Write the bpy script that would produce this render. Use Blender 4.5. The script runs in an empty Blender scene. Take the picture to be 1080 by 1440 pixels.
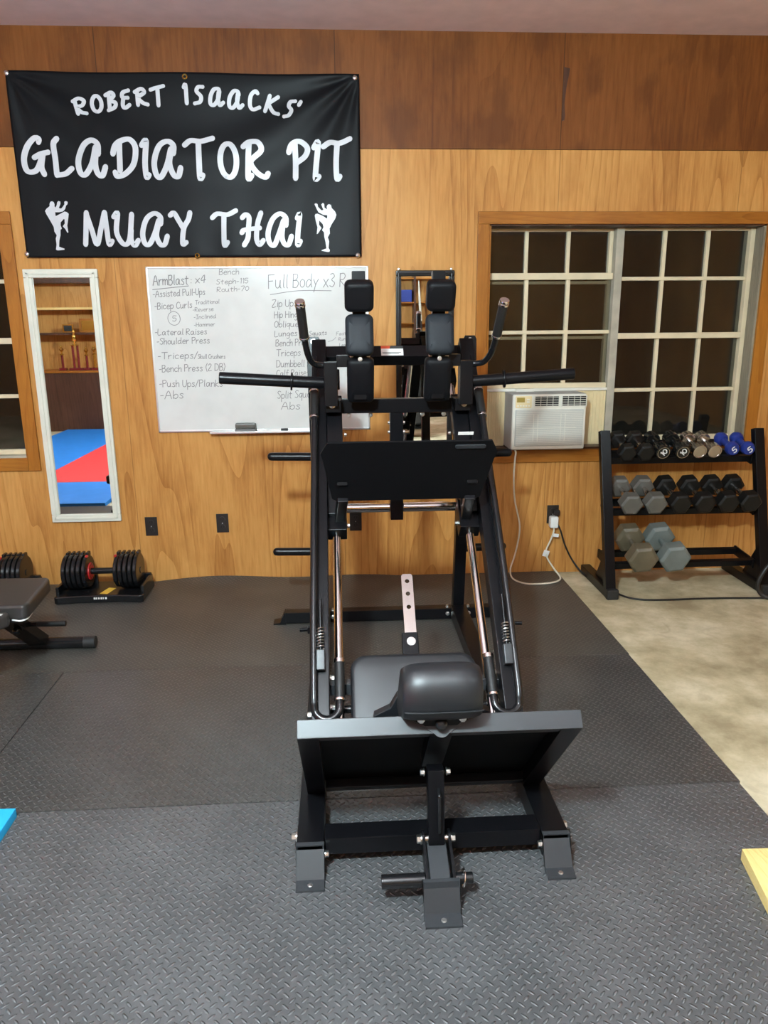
import bpy, bmesh, math, random
from mathutils import Vector, Matrix, geometry
random.seed(7)
scene = bpy.context.scene
COL = scene.collection
PI = math.pi

# ------------------------------------------------------------------ camera
FPX = 1048.2                      # focal length in pixels of the 1080x1440 frame
pitch, yaw, roll = math.radians(14.20), math.radians(3.294), math.radians(-0.460)
fw = Vector((math.sin(yaw)*math.cos(pitch), math.cos(yaw)*math.cos(pitch), -math.sin(pitch)))
rt = Vector((math.cos(yaw), -math.sin(yaw), 0)); up = rt.cross(fw)
r2 = rt*math.cos(roll)+up*math.sin(roll); u2 = up*math.cos(roll)-rt*math.sin(roll)
cam_data = bpy.data.cameras.new('camera'); cam = bpy.data.objects.new('camera', cam_data); COL.objects.link(cam)
M = Matrix((r2, u2, -fw)).transposed().to_4x4(); M.translation = (0, 0, 1.514)
cam.matrix_world = M
cam_data.sensor_fit = 'VERTICAL'; cam_data.sensor_height = 36.0; cam_data.lens = 36.0*FPX/1440.0
cam_data.clip_start = 0.05; cam_data.clip_end = 100
scene.camera = cam

# ------------------------------------------------------------------ world, lamps, exposure
world = bpy.data.worlds.new('night'); scene.world = world; world.use_nodes = True
bg = world.node_tree.nodes['Background']; bg.inputs[0].default_value = (0.010, 0.012, 0.018, 1); bg.inputs[1].default_value = 0.25
vs = scene.view_settings
vs.view_transform = 'Standard'; vs.look = 'None'; vs.gamma = 1.0; vs.use_curve_mapping = False
vs.exposure = -0.08
LAMPS = [(-4.5, 0.0, 2.47, 120), (-0.45, 0.15, 2.47, 620), (2.8, 0.1, 2.78, 60), (-2.8, -3.7, 2.6, 30), (1.6, -3.7, 2.6, 25)]   # x, y, z, watts of the hanging globe lamps; the last two are added fill
LAMP_R = 0.10

# ------------------------------------------------------------------ materials
def nodes_of(name):
    m = bpy.data.materials.new(name); m.use_nodes = True
    nt = m.node_tree; b = nt.nodes['Principled BSDF']
    return m, nt, b
def lin(r, g, b):
    f = lambda c: (c/255/12.92) if c/255 <= .04045 else ((c/255+.055)/1.055)**2.4
    return (f(r), f(g), f(b), 1)
def N(nt, t, **kw):
    n = nt.nodes.new(t)
    for k, v in kw.items():
        if k.startswith('i_'):
            n.inputs[k[2:].replace('_', ' ')].default_value = v
        else: setattr(n, k, v)
    return n
def L(nt, a, b): nt.links.new(a, b)
def ramp(nt, stops):
    n = nt.nodes.new('ShaderNodeValToRGB'); e = n.color_ramp.elements
    while len(e) < len(stops): e.new(0.5)
    for k, (p, c) in enumerate(stops):
        e[k].position = p; e[k].color = c
    return n
def mth(nt, op, a, b=None, c=None):
    n = nt.nodes.new('ShaderNodeMath'); n.operation = op
    for i, v in enumerate((a, b, c)):
        if v is None: continue
        if isinstance(v, (int, float)): n.inputs[i].default_value = v
        else: nt.links.new(v, n.inputs[i])
    return n.outputs[0]
def coord(nt, scale=(1, 1, 1), rot=(0, 0, 0)):
    tc = nt.nodes.new('ShaderNodeTexCoord'); mp = nt.nodes.new('ShaderNodeMapping')
    mp.inputs['Scale'].default_value = scale; mp.inputs['Rotation'].default_value = rot
    L(nt, tc.outputs['Object'], mp.inputs['Vector']); return mp.outputs['Vector']

def plain(name, col, rough=0.5, metal=0.0, spec=0.5, bump=0.0, bscale=300, vary=0.0):
    m, nt, b = nodes_of(name)
    b.inputs['Roughness'].default_value = rough; b.inputs['Metallic'].default_value = metal
    b.inputs['Specular IOR Level'].default_value = spec
    co = coord(nt)
    nz = N(nt, 'ShaderNodeTexNoise'); nz.inputs['Scale'].default_value = 9; nz.inputs['Detail'].default_value = 5
    L(nt, co, nz.inputs['Vector'])
    v = max(vary, 0.04)
    r = ramp(nt, [(0.3, tuple(c*(1-v) for c in col[:3])+(1,)), (0.7, tuple(min(1, c*(1+v)) for c in col[:3])+(1,))])
    L(nt, nz.outputs['Fac'], r.inputs['Fac']); L(nt, r.outputs['Color'], b.inputs['Base Color'])
    if bump:
        n2 = N(nt, 'ShaderNodeTexNoise'); n2.inputs['Scale'].default_value = bscale; n2.inputs['Detail'].default_value = 3
        L(nt, co, n2.inputs['Vector'])
        bp = N(nt, 'ShaderNodeBump'); bp.inputs['Strength'].default_value = bump; bp.inputs['Distance'].default_value = 0.002
        L(nt, n2.outputs['Fac'], bp.inputs['Height']); L(nt, bp.outputs['Normal'], b.inputs['Normal'])
    return m

def wood(name, light, mid, dark, rough=0.42, scale=1.0, blotch=None, axis='Z', seams=(), figure=.15, joint=.38, knots=(.56, .72)):
    """veneer plywood: vertical figure from stretched noise and distorted bands"""
    m, nt, b = nodes_of(name)
    b.inputs['Roughness'].default_value = rough; b.inputs['Specular IOR Level'].default_value = .22
    s = {'Z': (1, 1, .085), 'X': (.085, 1, 1), 'Y': (1, .085, 1)}[axis]
    co = coord(nt, tuple(v*scale for v in s))
    fig = N(nt, 'ShaderNodeTexNoise'); fig.inputs['Scale'].default_value = 1.7; fig.inputs['Detail'].default_value = 2.2; fig.inputs['Roughness'].default_value = .42
    L(nt, co, fig.inputs['Vector'])
    ring = mth(nt, 'FRACT', mth(nt, 'MULTIPLY', fig.outputs['Fac'], 30.0))      # growth rings cut into arches
    ring = mth(nt, 'POWER', ring, 4.0)
    fine = N(nt, 'ShaderNodeTexNoise'); fine.inputs['Scale'].default_value = 70; fine.inputs['Detail'].default_value = 6; fine.inputs['Roughness'].default_value = .6
    L(nt, co, fine.inputs['Vector'])
    big = N(nt, 'ShaderNodeTexNoise'); big.inputs['Scale'].default_value = 2.0; big.inputs['Detail'].default_value = 5
    co2 = coord(nt, (1, 1, .45)); L(nt, co2, big.inputs['Vector'])
    f = mth(nt, 'ADD', mth(nt, 'MULTIPLY', fine.outputs['Fac'], .42), mth(nt, 'MULTIPLY', big.outputs['Fac'], .58))
    f = mth(nt, 'SUBTRACT', f, mth(nt, 'MULTIPLY', ring, figure))
    r = ramp(nt, [(.26, dark), (.47, mid), (.66, light)])
    L(nt, f, r.inputs['Fac'])
    out = r.outputs['Color']
    if blotch:
        bn = N(nt, 'ShaderNodeTexNoise'); bn.inputs['Scale'].default_value = 5.0; bn.inputs['Detail'].default_value = 6
        L(nt, coord(nt, (1, 1, .6)), bn.inputs['Vector'])
        rr = ramp(nt, [(knots[0], (0, 0, 0, 1)), (knots[1], (1, 1, 1, 1))]); L(nt, bn.outputs['Fac'], rr.inputs['Fac'])
        mx = N(nt, 'ShaderNodeMix', data_type='RGBA'); L(nt, mth(nt, 'MULTIPLY', rr.outputs['Color'], .55), mx.inputs[0])
        L(nt, out, mx.inputs[6]); mx.inputs[7].default_value = blotch; out = mx.outputs[2]
    if seams:      # butt joints between the sheets
        tc = nt.nodes.new('ShaderNodeTexCoord'); sx = nt.nodes.new('ShaderNodeSeparateXYZ'); L(nt, tc.outputs['Object'], sx.inputs[0])
        tot = None
        for x in seams:
            d = mth(nt, 'LESS_THAN', mth(nt, 'ABSOLUTE', mth(nt, 'SUBTRACT', sx.outputs[0], x)), .0022)
            tot = d if tot is None else mth(nt, 'MAXIMUM', tot, d)
        mx = N(nt, 'ShaderNodeMix', data_type='RGBA'); L(nt, mth(nt, 'MULTIPLY', tot, joint), mx.inputs[0]); L(nt, out, mx.inputs[6])
        mx.inputs[7].default_value = (.03, .012, .004, 1); out = mx.outputs[2]
    L(nt, out, b.inputs['Base Color'])
    bp = N(nt, 'ShaderNodeBump'); bp.inputs['Strength'].default_value = .12; bp.inputs['Distance'].default_value = .003
    L(nt, fine.outputs['Fac'], bp.inputs['Height']); L(nt, bp.outputs['Normal'], b.inputs['Normal'])
    return m

def tread_mat(name, base, rough, depth, cell=.0212, strength=1.0):
    """rubber with raised bars set alternately at right angles"""
    m, nt, b = nodes_of(name)
    b.inputs['Specular IOR Level'].default_value = .75
    tc = nt.nodes.new('ShaderNodeTexCoord'); sx = nt.nodes.new('ShaderNodeSeparateXYZ'); L(nt, tc.outputs['Object'], sx.inputs[0])
    X, Y = sx.outputs[0], sx.outputs[1]
    k = .70711/cell
    u = mth(nt, 'MULTIPLY', mth(nt, 'ADD', X, Y), k); v = mth(nt, 'MULTIPLY', mth(nt, 'SUBTRACT', X, Y), k)
    fu, fv = mth(nt, 'FLOOR', u), mth(nt, 'FLOOR', v)
    par = mth(nt, 'FLOORED_MODULO', mth(nt, 'ADD', fu, fv), 2.0)
    lu = mth(nt, 'SUBTRACT', mth(nt, 'SUBTRACT', u, fu), .5); lv = mth(nt, 'SUBTRACT', mth(nt, 'SUBTRACT', v, fv), .5)
    a = mth(nt, 'ADD', mth(nt, 'MULTIPLY', lu, mth(nt, 'SUBTRACT', 1.0, par)), mth(nt, 'MULTIPLY', lv, par))
    c = mth(nt, 'ADD', mth(nt, 'MULTIPLY', lv, mth(nt, 'SUBTRACT', 1.0, par)), mth(nt, 'MULTIPLY', lu, par))
    q = mth(nt, 'ADD', mth(nt, 'POWER', mth(nt, 'DIVIDE', a, .50), 2.0), mth(nt, 'POWER', mth(nt, 'DIVIDE', c, .17), 2.0))
    h = mth(nt, 'SQRT', mth(nt, 'MAXIMUM', mth(nt, 'SUBTRACT', 1.0, q), 0.0))
    bp = N(nt, 'ShaderNodeBump'); bp.inputs['Strength'].default_value = strength; bp.inputs['Distance'].default_value = depth
    L(nt, h, bp.inputs['Height']); L(nt, bp.outputs['Normal'], b.inputs['Normal'])
    nz = N(nt, 'ShaderNodeTexNoise'); nz.inputs['Scale'].default_value = 3.2; nz.inputs['Detail'].default_value = 7; nz.inputs['Roughness'].default_value = .6
    L(nt, tc.outputs['Object'], nz.inputs['Vector'])
    r = ramp(nt, [(.3, tuple(x*.78 for x in base[:3])+(1,)), (.7, tuple(x*1.25 for x in base[:3])+(1,))])
    L(nt, nz.outputs['Fac'], r.inputs['Fac'])
    # pale scuffs and grit
    sp = N(nt, 'ShaderNodeTexNoise'); sp.inputs['Scale'].default_value = 55; sp.inputs['Detail'].default_value = 2
    L(nt, tc.outputs['Object'], sp.inputs['Vector'])
    sr = ramp(nt, [(.715, (0, 0, 0, 1)), (.74, (1, 1, 1, 1))]); L(nt, sp.outputs['Fac'], sr.inputs['Fac'])
    mx = N(nt, 'ShaderNodeMix', data_type='RGBA'); L(nt, mth(nt, 'MULTIPLY', sr.outputs['Color'], .25), mx.inputs[0])
    L(nt, r.outputs['Color'], mx.inputs[6]); mx.inputs[7].default_value = (.35, .33, .3, 1)
    # bar tops are coloured lighter in place of their highlights
    mx2 = N(nt, 'ShaderNodeMix', data_type='RGBA'); L(nt, mth(nt, 'MULTIPLY', h, .7), mx2.inputs[0])
    L(nt, mx.outputs[2], mx2.inputs[6]); mx2.inputs[7].default_value = tuple(min(1, x*2.2) for x in base[:3])+(1,)
    L(nt, mx2.outputs[2], b.inputs['Base Color'])
    b.inputs['Roughness'].default_value = rough
    return m

def concrete(name):
    m, nt, b = nodes_of(name); b.inputs['Roughness'].default_value = .75
    co = coord(nt)
    n1 = N(nt, 'ShaderNodeTexNoise'); n1.inputs['Scale'].default_value = 2.2; n1.inputs['Detail'].default_value = 9; n1.inputs['Roughness'].default_value = .68
    n2 = N(nt, 'ShaderNodeTexNoise'); n2.inputs['Scale'].default_value = 7; n2.inputs['Detail'].default_value = 8; n2.inputs['Distortion'].default_value = 1.2
    for n in (n1, n2): L(nt, co, n.inputs['Vector'])
    r = ramp(nt, [(.36, (.33, .265, .155, 1)), (.5, (.52, .44, .275, 1)), (.62, (.70, .61, .43, 1))]); L(nt, n1.outputs['Fac'], r.inputs['Fac'])
    r2_ = ramp(nt, [(.60, (0, 0, 0, 1)), (.72, (1, 1, 1, 1))]); L(nt, n2.outputs['Fac'], r2_.inputs['Fac'])
    mx = N(nt, 'ShaderNodeMix', data_type='RGBA'); L(nt, mth(nt, 'MULTIPLY', r2_.outputs['Color'], .35), mx.inputs[0])
    L(nt, r.outputs['Color'], mx.inputs[6]); mx.inputs[7].default_value = (.33, .25, .14, 1)
    L(nt, mx.outputs[2], b.inputs['Base Color'])
    bp = N(nt, 'ShaderNodeBump'); bp.inputs['Strength'].default_value = .25; bp.inputs['Distance'].default_value = .004
    L(nt, n2.outputs['Fac'], bp.inputs['Height']); L(nt, bp.outputs['Normal'], b.inputs['Normal'])
    return m

def glass_mat(name):
    m, nt, b = nodes_of(name); out = nt.nodes['Material Output']
    tr = N(nt, 'ShaderNodeBsdfTransparent'); tr.inputs[0].default_value = (.72, .72, .70, 1)
    gl = N(nt, 'ShaderNodeBsdfGlossy'); gl.inputs['Roughness'].default_value = .03
    fr = N(nt, 'ShaderNodeFresnel'); fr.inputs[0].default_value = 1.52
    nz = N(nt, 'ShaderNodeTexNoise'); nz.inputs['Scale'].default_value = 3; nz.inputs['Detail'].default_value = 5; L(nt, coord(nt), nz.inputs['Vector'])
    df = N(nt, 'ShaderNodeBsdfDiffuse'); df.inputs[0].default_value = (.35, .30, .2, 1)          # film of dust
    m1 = N(nt, 'ShaderNodeMixShader'); L(nt, mth(nt, 'MULTIPLY', fr.outputs[0], 1.35), m1.inputs[0]); L(nt, tr.outputs[0], m1.inputs[1]); L(nt, gl.outputs[0], m1.inputs[2])
    m2 = N(nt, 'ShaderNodeMixShader'); L(nt, mth(nt, 'MULTIPLY', nz.outputs['Fac'], .035), m2.inputs[0]); L(nt, m1.outputs[0], m2.inputs[1]); L(nt, df.outputs[0], m2.inputs[2])
    L(nt, m2.outputs[0], out.inputs[0]); return m

def emit(name, col, s):
    m, nt, b = nodes_of(name); b.inputs['Base Color'].default_value = (.9, .9, .9, 1)
    b.inputs['Emission Color'].default_value = col; b.inputs['Emission Strength'].default_value = s
    return m

SEAM_UP = (-2.44, -1.22, .012, 1.234, 2.45)
M = dict(
 honey=wood('honey_plywood', (.66, .335, .100, 1), (.54, .250, .066, 1), (.34, .130, .028, 1), blotch=(.42, .18, .045, 1), seams=(-2.44, -1.22, .012, 1.238, 2.27)),
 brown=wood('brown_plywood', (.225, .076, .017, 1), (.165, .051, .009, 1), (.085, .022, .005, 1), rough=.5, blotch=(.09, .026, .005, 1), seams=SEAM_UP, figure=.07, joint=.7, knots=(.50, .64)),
 trimwood=wood('trim_wood', (.43, .165, .024, 1), (.35, .125, .017, 1), (.25, .080, .010, 1), rough=.38, scale=1.7),
 trimwood_x=wood('trim_wood_across', (.43, .165, .024, 1), (.35, .125, .017, 1), (.25, .080, .010, 1), rough=.38, scale=1.7, axis='X'),
 greywood=wood('bare_grey_wood', (.34, .29, .21, 1), (.25, .21, .15, 1), (.16, .13, .09, 1), rough=.7, scale=2),
 darkwood=wood('dark_cabinet_wood', (.11, .05, .030, 1), (.075, .033, .02, 1), (.045, .02, .012, 1), rough=.4),
 pine=wood('yellow_pine', (.86, .68, .30, 1), (.80, .58, .22, 1), (.60, .38, .11, 1), rough=.6, scale=4, axis='Y'),
 ceiling=plain('ceiling_paint', (.80, .61, .61), .85, vary=.06, bump=.2, bscale=60),
 concrete=concrete('bare_concrete'),
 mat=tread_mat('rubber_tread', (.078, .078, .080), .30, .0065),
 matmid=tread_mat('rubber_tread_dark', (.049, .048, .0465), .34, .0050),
 matback=tread_mat('rubber_tread_bounce', (.056, .052, .045), .48, .0018),  # shallow tread; brown of the wood's reflected light mixed into the base
 platetread=plain('plate_rubber', (.0035, .0035, .0042), .62, spec=.12, bump=.15, bscale=240),
 powder=plain('black_powder_coat', (.0042, .0042, .0052), .28, spec=.20, bump=.06, bscale=900),
 powderlit=plain('lit_powder_coat', (.026, .028, .031), .42, bump=.05, bscale=900),  # lighter copy of the black coat for parts that catch the lamp
 satin=plain('black_satin_paint', (.008, .008, .009), .25),
 rubber=plain('black_rubber', (.014, .014, .014), .55, bump=.1, bscale=500),
 grip=plain('grip_rubber', (.008, .008, .008), .5, bump=.2, bscale=700),
 vinyl=plain('black_vinyl', (.010, .011, .013), .42, bump=.10, bscale=420),
 padblack=plain('black_pad_vinyl', (.005, .005, .006), .5, spec=.14, bump=.1, bscale=420),
 padvinyl=plain('pad_vinyl_sheen', (.011, .0135, .017), .55, spec=.22, bump=.10, bscale=420),  # black pad vinyl with its lit sheen painted in as slate
 bench=plain('bench_vinyl', (.030, .027, .025), .38, bump=.15, bscale=260),
 chrome=plain('chrome', (.80, .79, .78), .12, metal=1),
 zinc=plain('zinc_bolt', (.75, .75, .73), .28, metal=1),
 steel=plain('brushed_steel', (.62, .58, .55), .22, metal=1),
 mirror=plain('mirror_silver', (.90, .91, .90), .012, metal=1),
 white=plain('cream_paint', (.72, .70, .60), .45, vary=.06),
 sash=plain('sash_paint', (.70, .59, .40), .5, vary=.10, bump=.15, bscale=120),
 sashgrey=plain('weathered_sash', (.42, .38, .30), .6, vary=.2, bump=.2, bscale=120),
 board=plain('whiteboard_enamel', (.71, .705, .68), .18),
 aluminium=plain('aluminium', (.70, .70, .69), .35, metal=1),
 marker=plain('marker_ink', (.22, .21, .21), .6),
 felt=plain('grey_felt', (.20, .20, .20), .9, bump=.4, bscale=400),
 banner=plain('banner_vinyl', (.0065, .0065, .0078), .42, spec=.11, bump=.08, bscale=500),
 letter=plain('silver_letters', (.62, .62, .65), .34, vary=.08),
 black=plain('matt_black', (.010, .010, .010), .6),
 blackgloss=plain('gloss_black', (.008, .008, .008), .12),
 outlet=plain('outlet_black', (.016, .012, .010), .4),
 slot=plain('slot_black', (.003, .003, .003), .8),
 acwhite=plain('air_conditioner_plastic', (.74, .72, .64), .45, vary=.03),
 acgrille=plain('air_conditioner_grille', (.46, .46, .44), .5, vary=.05),
 accream=plain('side_panel_cream', (.76, .62, .36), .5, vary=.06),
 acgrey=plain('air_conditioner_side', (.38, .38, .37), .5),
 display=plain('display_amber', (.36, .26, .06), .3),
 cord=plain('cream_cord', (.72, .66, .52), .5),
 plug=plain('white_plug', (.82, .81, .77), .4),
 cable=plain('black_cable', (.012, .011, .010), .45),
 hexgrey=plain('hex_grey_paint', (.105, .098, .085), .32, bump=.15, bscale=150, vary=.15),
 hexbrown=plain('hex_bronze_paint', (.115, .095, .060), .34, bump=.15, bscale=150, vary=.2),
 hexblue=plain('hex_bluegrey_paint', (.145, .165, .155), .36, bump=.15, bscale=150, vary=.15),
 hexblack=plain('hex_black_rubber', (.008, .0075, .007), .40, spec=.28, bump=.1, bscale=300),
 blue=plain('blue_vinyl', (.010, .030, .22), .4),
 matblue=plain('blue_foam', (.012, .20, .62), .6, bump=.15, bscale=200),
 matcyan=plain('light_blue_foam', (.020, .42, .80), .6, bump=.15, bscale=200),
 matred=plain('red_foam', (.72, .045, .045), .6, bump=.15, bscale=200),
 red=plain('red_plastic', (.50, .015, .015), .35),
 yellow=plain('yellow_label', (.80, .50, .06), .5),
 whitelabel=plain('white_label', (.82, .80, .77), .5),
 redlabel=plain('red_label', (.70, .10, .04), .5),
 ink=plain('label_ink', (.05, .05, .05), .6),
 gold=plain('gold_plastic', (.75, .50, .12), .2, metal=1),
 maroon=plain('maroon_column', (.16, .012, .016), .25),
 glass=glass_mat('window_glass'),
 lampwhite=plain('lamp_housing', (.8, .8, .8), .5),
 
)

# ------------------------------------------------------------------ mesh helpers
def V(*a): return Vector(a)
class MB:
    def __init__(s): s.bm = bmesh.new()
    def _poly(s, verts, faces):
        vs_ = [s.bm.verts.new(v) for v in verts]
        for f in faces:
            try: s.bm.faces.new([vs_[i] for i in f])
            except ValueError: pass
        return vs_
    def merge(s, bm2, mat=None):
        if mat is not None: bm2.transform(mat)
        me = bpy.data.meshes.new('tmp'); bm2.to_mesh(me); bm2.free(); s.bm.from_mesh(me); bpy.data.meshes.remove(me); return s
    def box(s, c, size, bev=.003, rot=None, seg=2):
        b = bmesh.new(); bmesh.ops.create_cube(b, size=1)
        bmesh.ops.scale(b, vec=Vector(size), verts=b.verts)
        if bev:
            bev = min(bev, min(size)*.45)
            bmesh.ops.bevel(b, geom=list(b.edges), offset=bev, segments=seg, profile=.5, affect='EDGES')
        m = Matrix.Translation(Vector(c)) @ (rot.to_4x4() if rot is not None else Matrix.Identity(4))
        return s.merge(b, m)
    def bx(s, x0, x1, y0, y1, z0, z1, bev=.003, seg=2):
        return s.box(((x0+x1)/2, (y0+y1)/2, (z0+z1)/2), (abs(x1-x0), abs(y1-y0), abs(z1-z0)), bev, None, seg)
    def beam(s, p0, p1, w, h, up_=(0, 0, 1), bev=.004):
        p0, p1 = Vector(p0), Vector(p1); d = p1-p0; y = d.normalized(); u = Vector(up_)
        x = y.cross(u).normalized(); z = x.cross(y)
        R = Matrix((x, y, z)).transposed()
        return s.box((p0+p1)/2, (w, d.length, h), bev, R)
    def cyl(s, p0, p1, r, r1=None, n=20, cap=True, bev=0):
        p0, p1 = Vector(p0), Vector(p1); d = p1-p0; r1 = r if r1 is None else r1
        q = d.to_track_quat('Z', 'Y').to_matrix()
        prof = [(r, 0), (r1, d.length)]
        if bev: prof = [(r-bev, 0), (r-bev*.3, bev*.3), (r, bev), (r1, d.length-bev), (r1-bev*.3, d.length-bev*.3), (r1-bev, d.length)]
        return s.lathe(prof, p0, q, n, cap)
    def lathe(s, prof, o, q=None, n=24, cap=True):
        o = Vector(o); q = q or Matrix.Identity(3)
        rings = []
        for r, z in prof:
            rings.append([s.bm.verts.new(o+q @ Vector((r*math.cos(2*PI*k/n), r*math.sin(2*PI*k/n), z))) for k in range(n)])
        for a, b in zip(rings, rings[1:]):
            for k in range(n): s.bm.faces.new((a[k], a[(k+1) % n], b[(k+1) % n], b[k]))
        if cap: s.bm.faces.new(rings[0][::-1]); s.bm.faces.new(rings[-1])
        return s
    def sphere(s, c, r, sc=(1, 1, 1), n=16):
        b = bmesh.new(); bmesh.ops.create_uvsphere(b, u_segments=n, v_segments=max(8, n//2), radius=r)
        bmesh.ops.scale(b, vec=Vector(sc), verts=b.verts)
        return s.merge(b, Matrix.Translation(Vector(c)))
    def tube(s, pts, r, n=12, cap=True):
        pts = [Vector(p) for p in pts]; rings = []; prev = None
        for i, p in enumerate(pts):
            d = ((pts[min(i+1, len(pts)-1)]-pts[max(i-1, 0)])).normalized()
            if prev is None:
                a = d.orthogonal().normalized()
            else:
                a = (prev-d*prev.dot(d)).normalized()
            prev = a; b = d.cross(a)
            rr = r[i] if isinstance(r, (list, tuple)) else r
            rings.append([s.bm.verts.new(p+a*rr*math.cos(2*PI*k/n)+b*rr*math.sin(2*PI*k/n)) for k in range(n)])
        for a, b in zip(rings, rings[1:]):
            for k in range(n): s.bm.faces.new((a[k], a[(k+1) % n], b[(k+1) % n], b[k]))
        if cap: s.bm.faces.new(rings[0][::-1]); s.bm.faces.new(rings[-1])
        return s
    def prism(s, poly, o, ex, ey, ez, t, bev=0):
        """polygon in the (ex, ey) plane at o, thickness t along ez"""
        o, ex, ey, ez = Vector(o), Vector(ex).normalized(), Vector(ey).normalized(), Vector(ez).normalized()
        b = bmesh.new()
        lo = [b.verts.new(o+ex*x+ey*y) for x, y in poly]; hi = [b.verts.new(o+ex*x+ey*y+ez*t) for x, y in poly]
        n = len(poly)
        b.faces.new(lo[::-1]); b.faces.new(hi)
        for k in range(n): b.faces.new((lo[k], lo[(k+1) % n], hi[(k+1) % n], hi[k]))
        bmesh.ops.recalc_face_normals(b, faces=b.faces)
        if bev:
            ed = [e for e in b.edges if abs((e.verts[0].co-e.verts[1].co).normalized().dot(ez)) < .5]
            bmesh.ops.bevel(b, geom=ed, offset=bev, segments=3, profile=.5, affect='EDGES')
        return s.merge(b)
    def build(s, name, mat, parent=None, origin=None, sharp=32, fn=None, recalc=True, wn=True, flat=False):
        bm = s.bm
        if fn:
            for v in bm.verts: v.co = fn(v.co)
        o0 = Vector(origin) if origin is not None else (parent['_o'] if parent is not None and '_o' in parent.keys() else None)
        if o0 is None: o0 = Vector((0, 0, 0))
        o0 = Vector(o0)
        if recalc: bmesh.ops.recalc_face_normals(bm, faces=bm.faces)
        for f in bm.faces: f.smooth = not flat
        lim = math.radians(sharp)
        for e in bm.edges:
            if len(e.link_faces) == 2 and e.calc_face_angle(0) > lim: e.smooth = False
        bmesh.ops.translate(bm, vec=-o0, verts=bm.verts)
        me = bpy.data.meshes.new(name); bm.to_mesh(me); bm.free()
        o = bpy.data.objects.new(name, me); COL.objects.link(o)
        if isinstance(mat, (list, tuple)):
            for mm in mat: me.materials.append(M[mm])
        else: me.materials.append(M[mat])
        if wn:
            md = o.modifiers.new('weighted_normals', 'WEIGHTED_NORMAL'); md.weight = 60; md.keep_sharp = True
        if parent is not None: o.parent = parent; ORG[o.name] = o0
        else: o.location = o0; ORG[o.name] = o0
        return o
ORG = {}
def org(o): return ORG[o.name]
def thing(name, label, cat, loc=(0, 0, 0), group=None):
    o = bpy.data.objects.new(name, None); COL.objects.link(o); o.empty_display_size = .05
    o.location = loc; ORG[o.name] = Vector(loc); o['label'] = label; o['category'] = cat
    if group: o['group'] = group
    return o
def tag(o, label, cat, group=None):
    o['label'] = label; o['category'] = cat
    if group: o['group'] = group
    return o
def part(mb, name, mat, parent, label=None, **kw):
    o = mb.build(name, mat, parent, origin=org(parent), **kw)
    if label: o['label'] = label
    return o
def single(mb, name, mat, label, cat, loc, group=None, **kw):
    return tag(mb.build(name, mat, None, origin=loc, **kw), label, cat, group)
def struct(mb, name, mat, loc=(0, 0, 0), **kw):
    o = mb.build(name, mat, None, origin=loc, **kw); o['kind'] = 'structure'; return o
def struct_empty(name, loc):
    o = bpy.data.objects.new(name, None); COL.objects.link(o); o.location = loc; ORG[o.name] = Vector(loc); o['kind'] = 'structure'; return o
def dup(root, loc, label=None, group=None, rot=None):
    r = root.copy(); COL.objects.link(r); r.location = loc
    if label: r['label'] = label
    if group: r['group'] = group
    if rot is not None: r.rotation_euler = rot
    for ch in list(root.children):
        c = ch.copy(); COL.objects.link(c); c.parent = r
        for g in ch.children:
            d = g.copy(); COL.objects.link(d); d.parent = c
    return r
def catmull(pts, sub=8):
    if len(pts) < 3: 
        a, b = Vector(pts[0]), Vector(pts[-1]); return [a.lerp(b, k/sub) for k in range(sub+1)]
    P = [Vector(p) for p in pts]; P = [P[0]*2-P[1]]+P+[P[-1]*2-P[-2]]; out = []
    for i in range(1, len(P)-2):
        p0, p1, p2, p3 = P[i-1:i+3]
        for k in range(sub):
            t = k/sub
            out.append(.5*((2*p1)+(p2-p0)*t+(2*p0-5*p1+4*p2-p3)*t*t+(3*p1-p0-3*p2+p3)*t**3))
    out.append(P[-2]); return out
def stroke(mb, pts, w, y, sub=6, nib=0.0, smooth=True, to3=None):
    """a pen stroke lying on the plane y = const, facing -y; points are (x, z)"""
    P = [Vector((p[0], p[1])) for p in pts]
    if smooth: P = [Vector(p) for p in catmull(P, sub)]
    to3 = to3 or (lambda x, z: (x, y, z))
    L_, R_ = [], []
    n = len(P)
    for i, p in enumerate(P):
        d = (P[min(i+1, n-1)]-P[max(i-1, 0)])
        d = d.normalized() if d.length > 1e-9 else Vector((1, 0))
        ww = w*.5*(1-nib+2*nib*abs(d.y))
        nn = Vector((-d.y, d.x))*ww
        L_.append(mb.bm.verts.new(to3(*(p+nn)))); R_.append(mb.bm.verts.new(to3(*(p-nn))))
    for i in range(n-1): 
        mb.bm.faces.new((L_[i], L_[i+1], R_[i+1], R_[i]))
    for k, p in ((0, P[0]), (n-1, P[-1])):
        c = [mb.bm.verts.new(to3(p.x+w*.5*math.cos(2*PI*j/10), p.y+w*.5*math.sin(2*PI*j/10))) for j in range(10)]
        mb.bm.faces.new(c)
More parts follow.
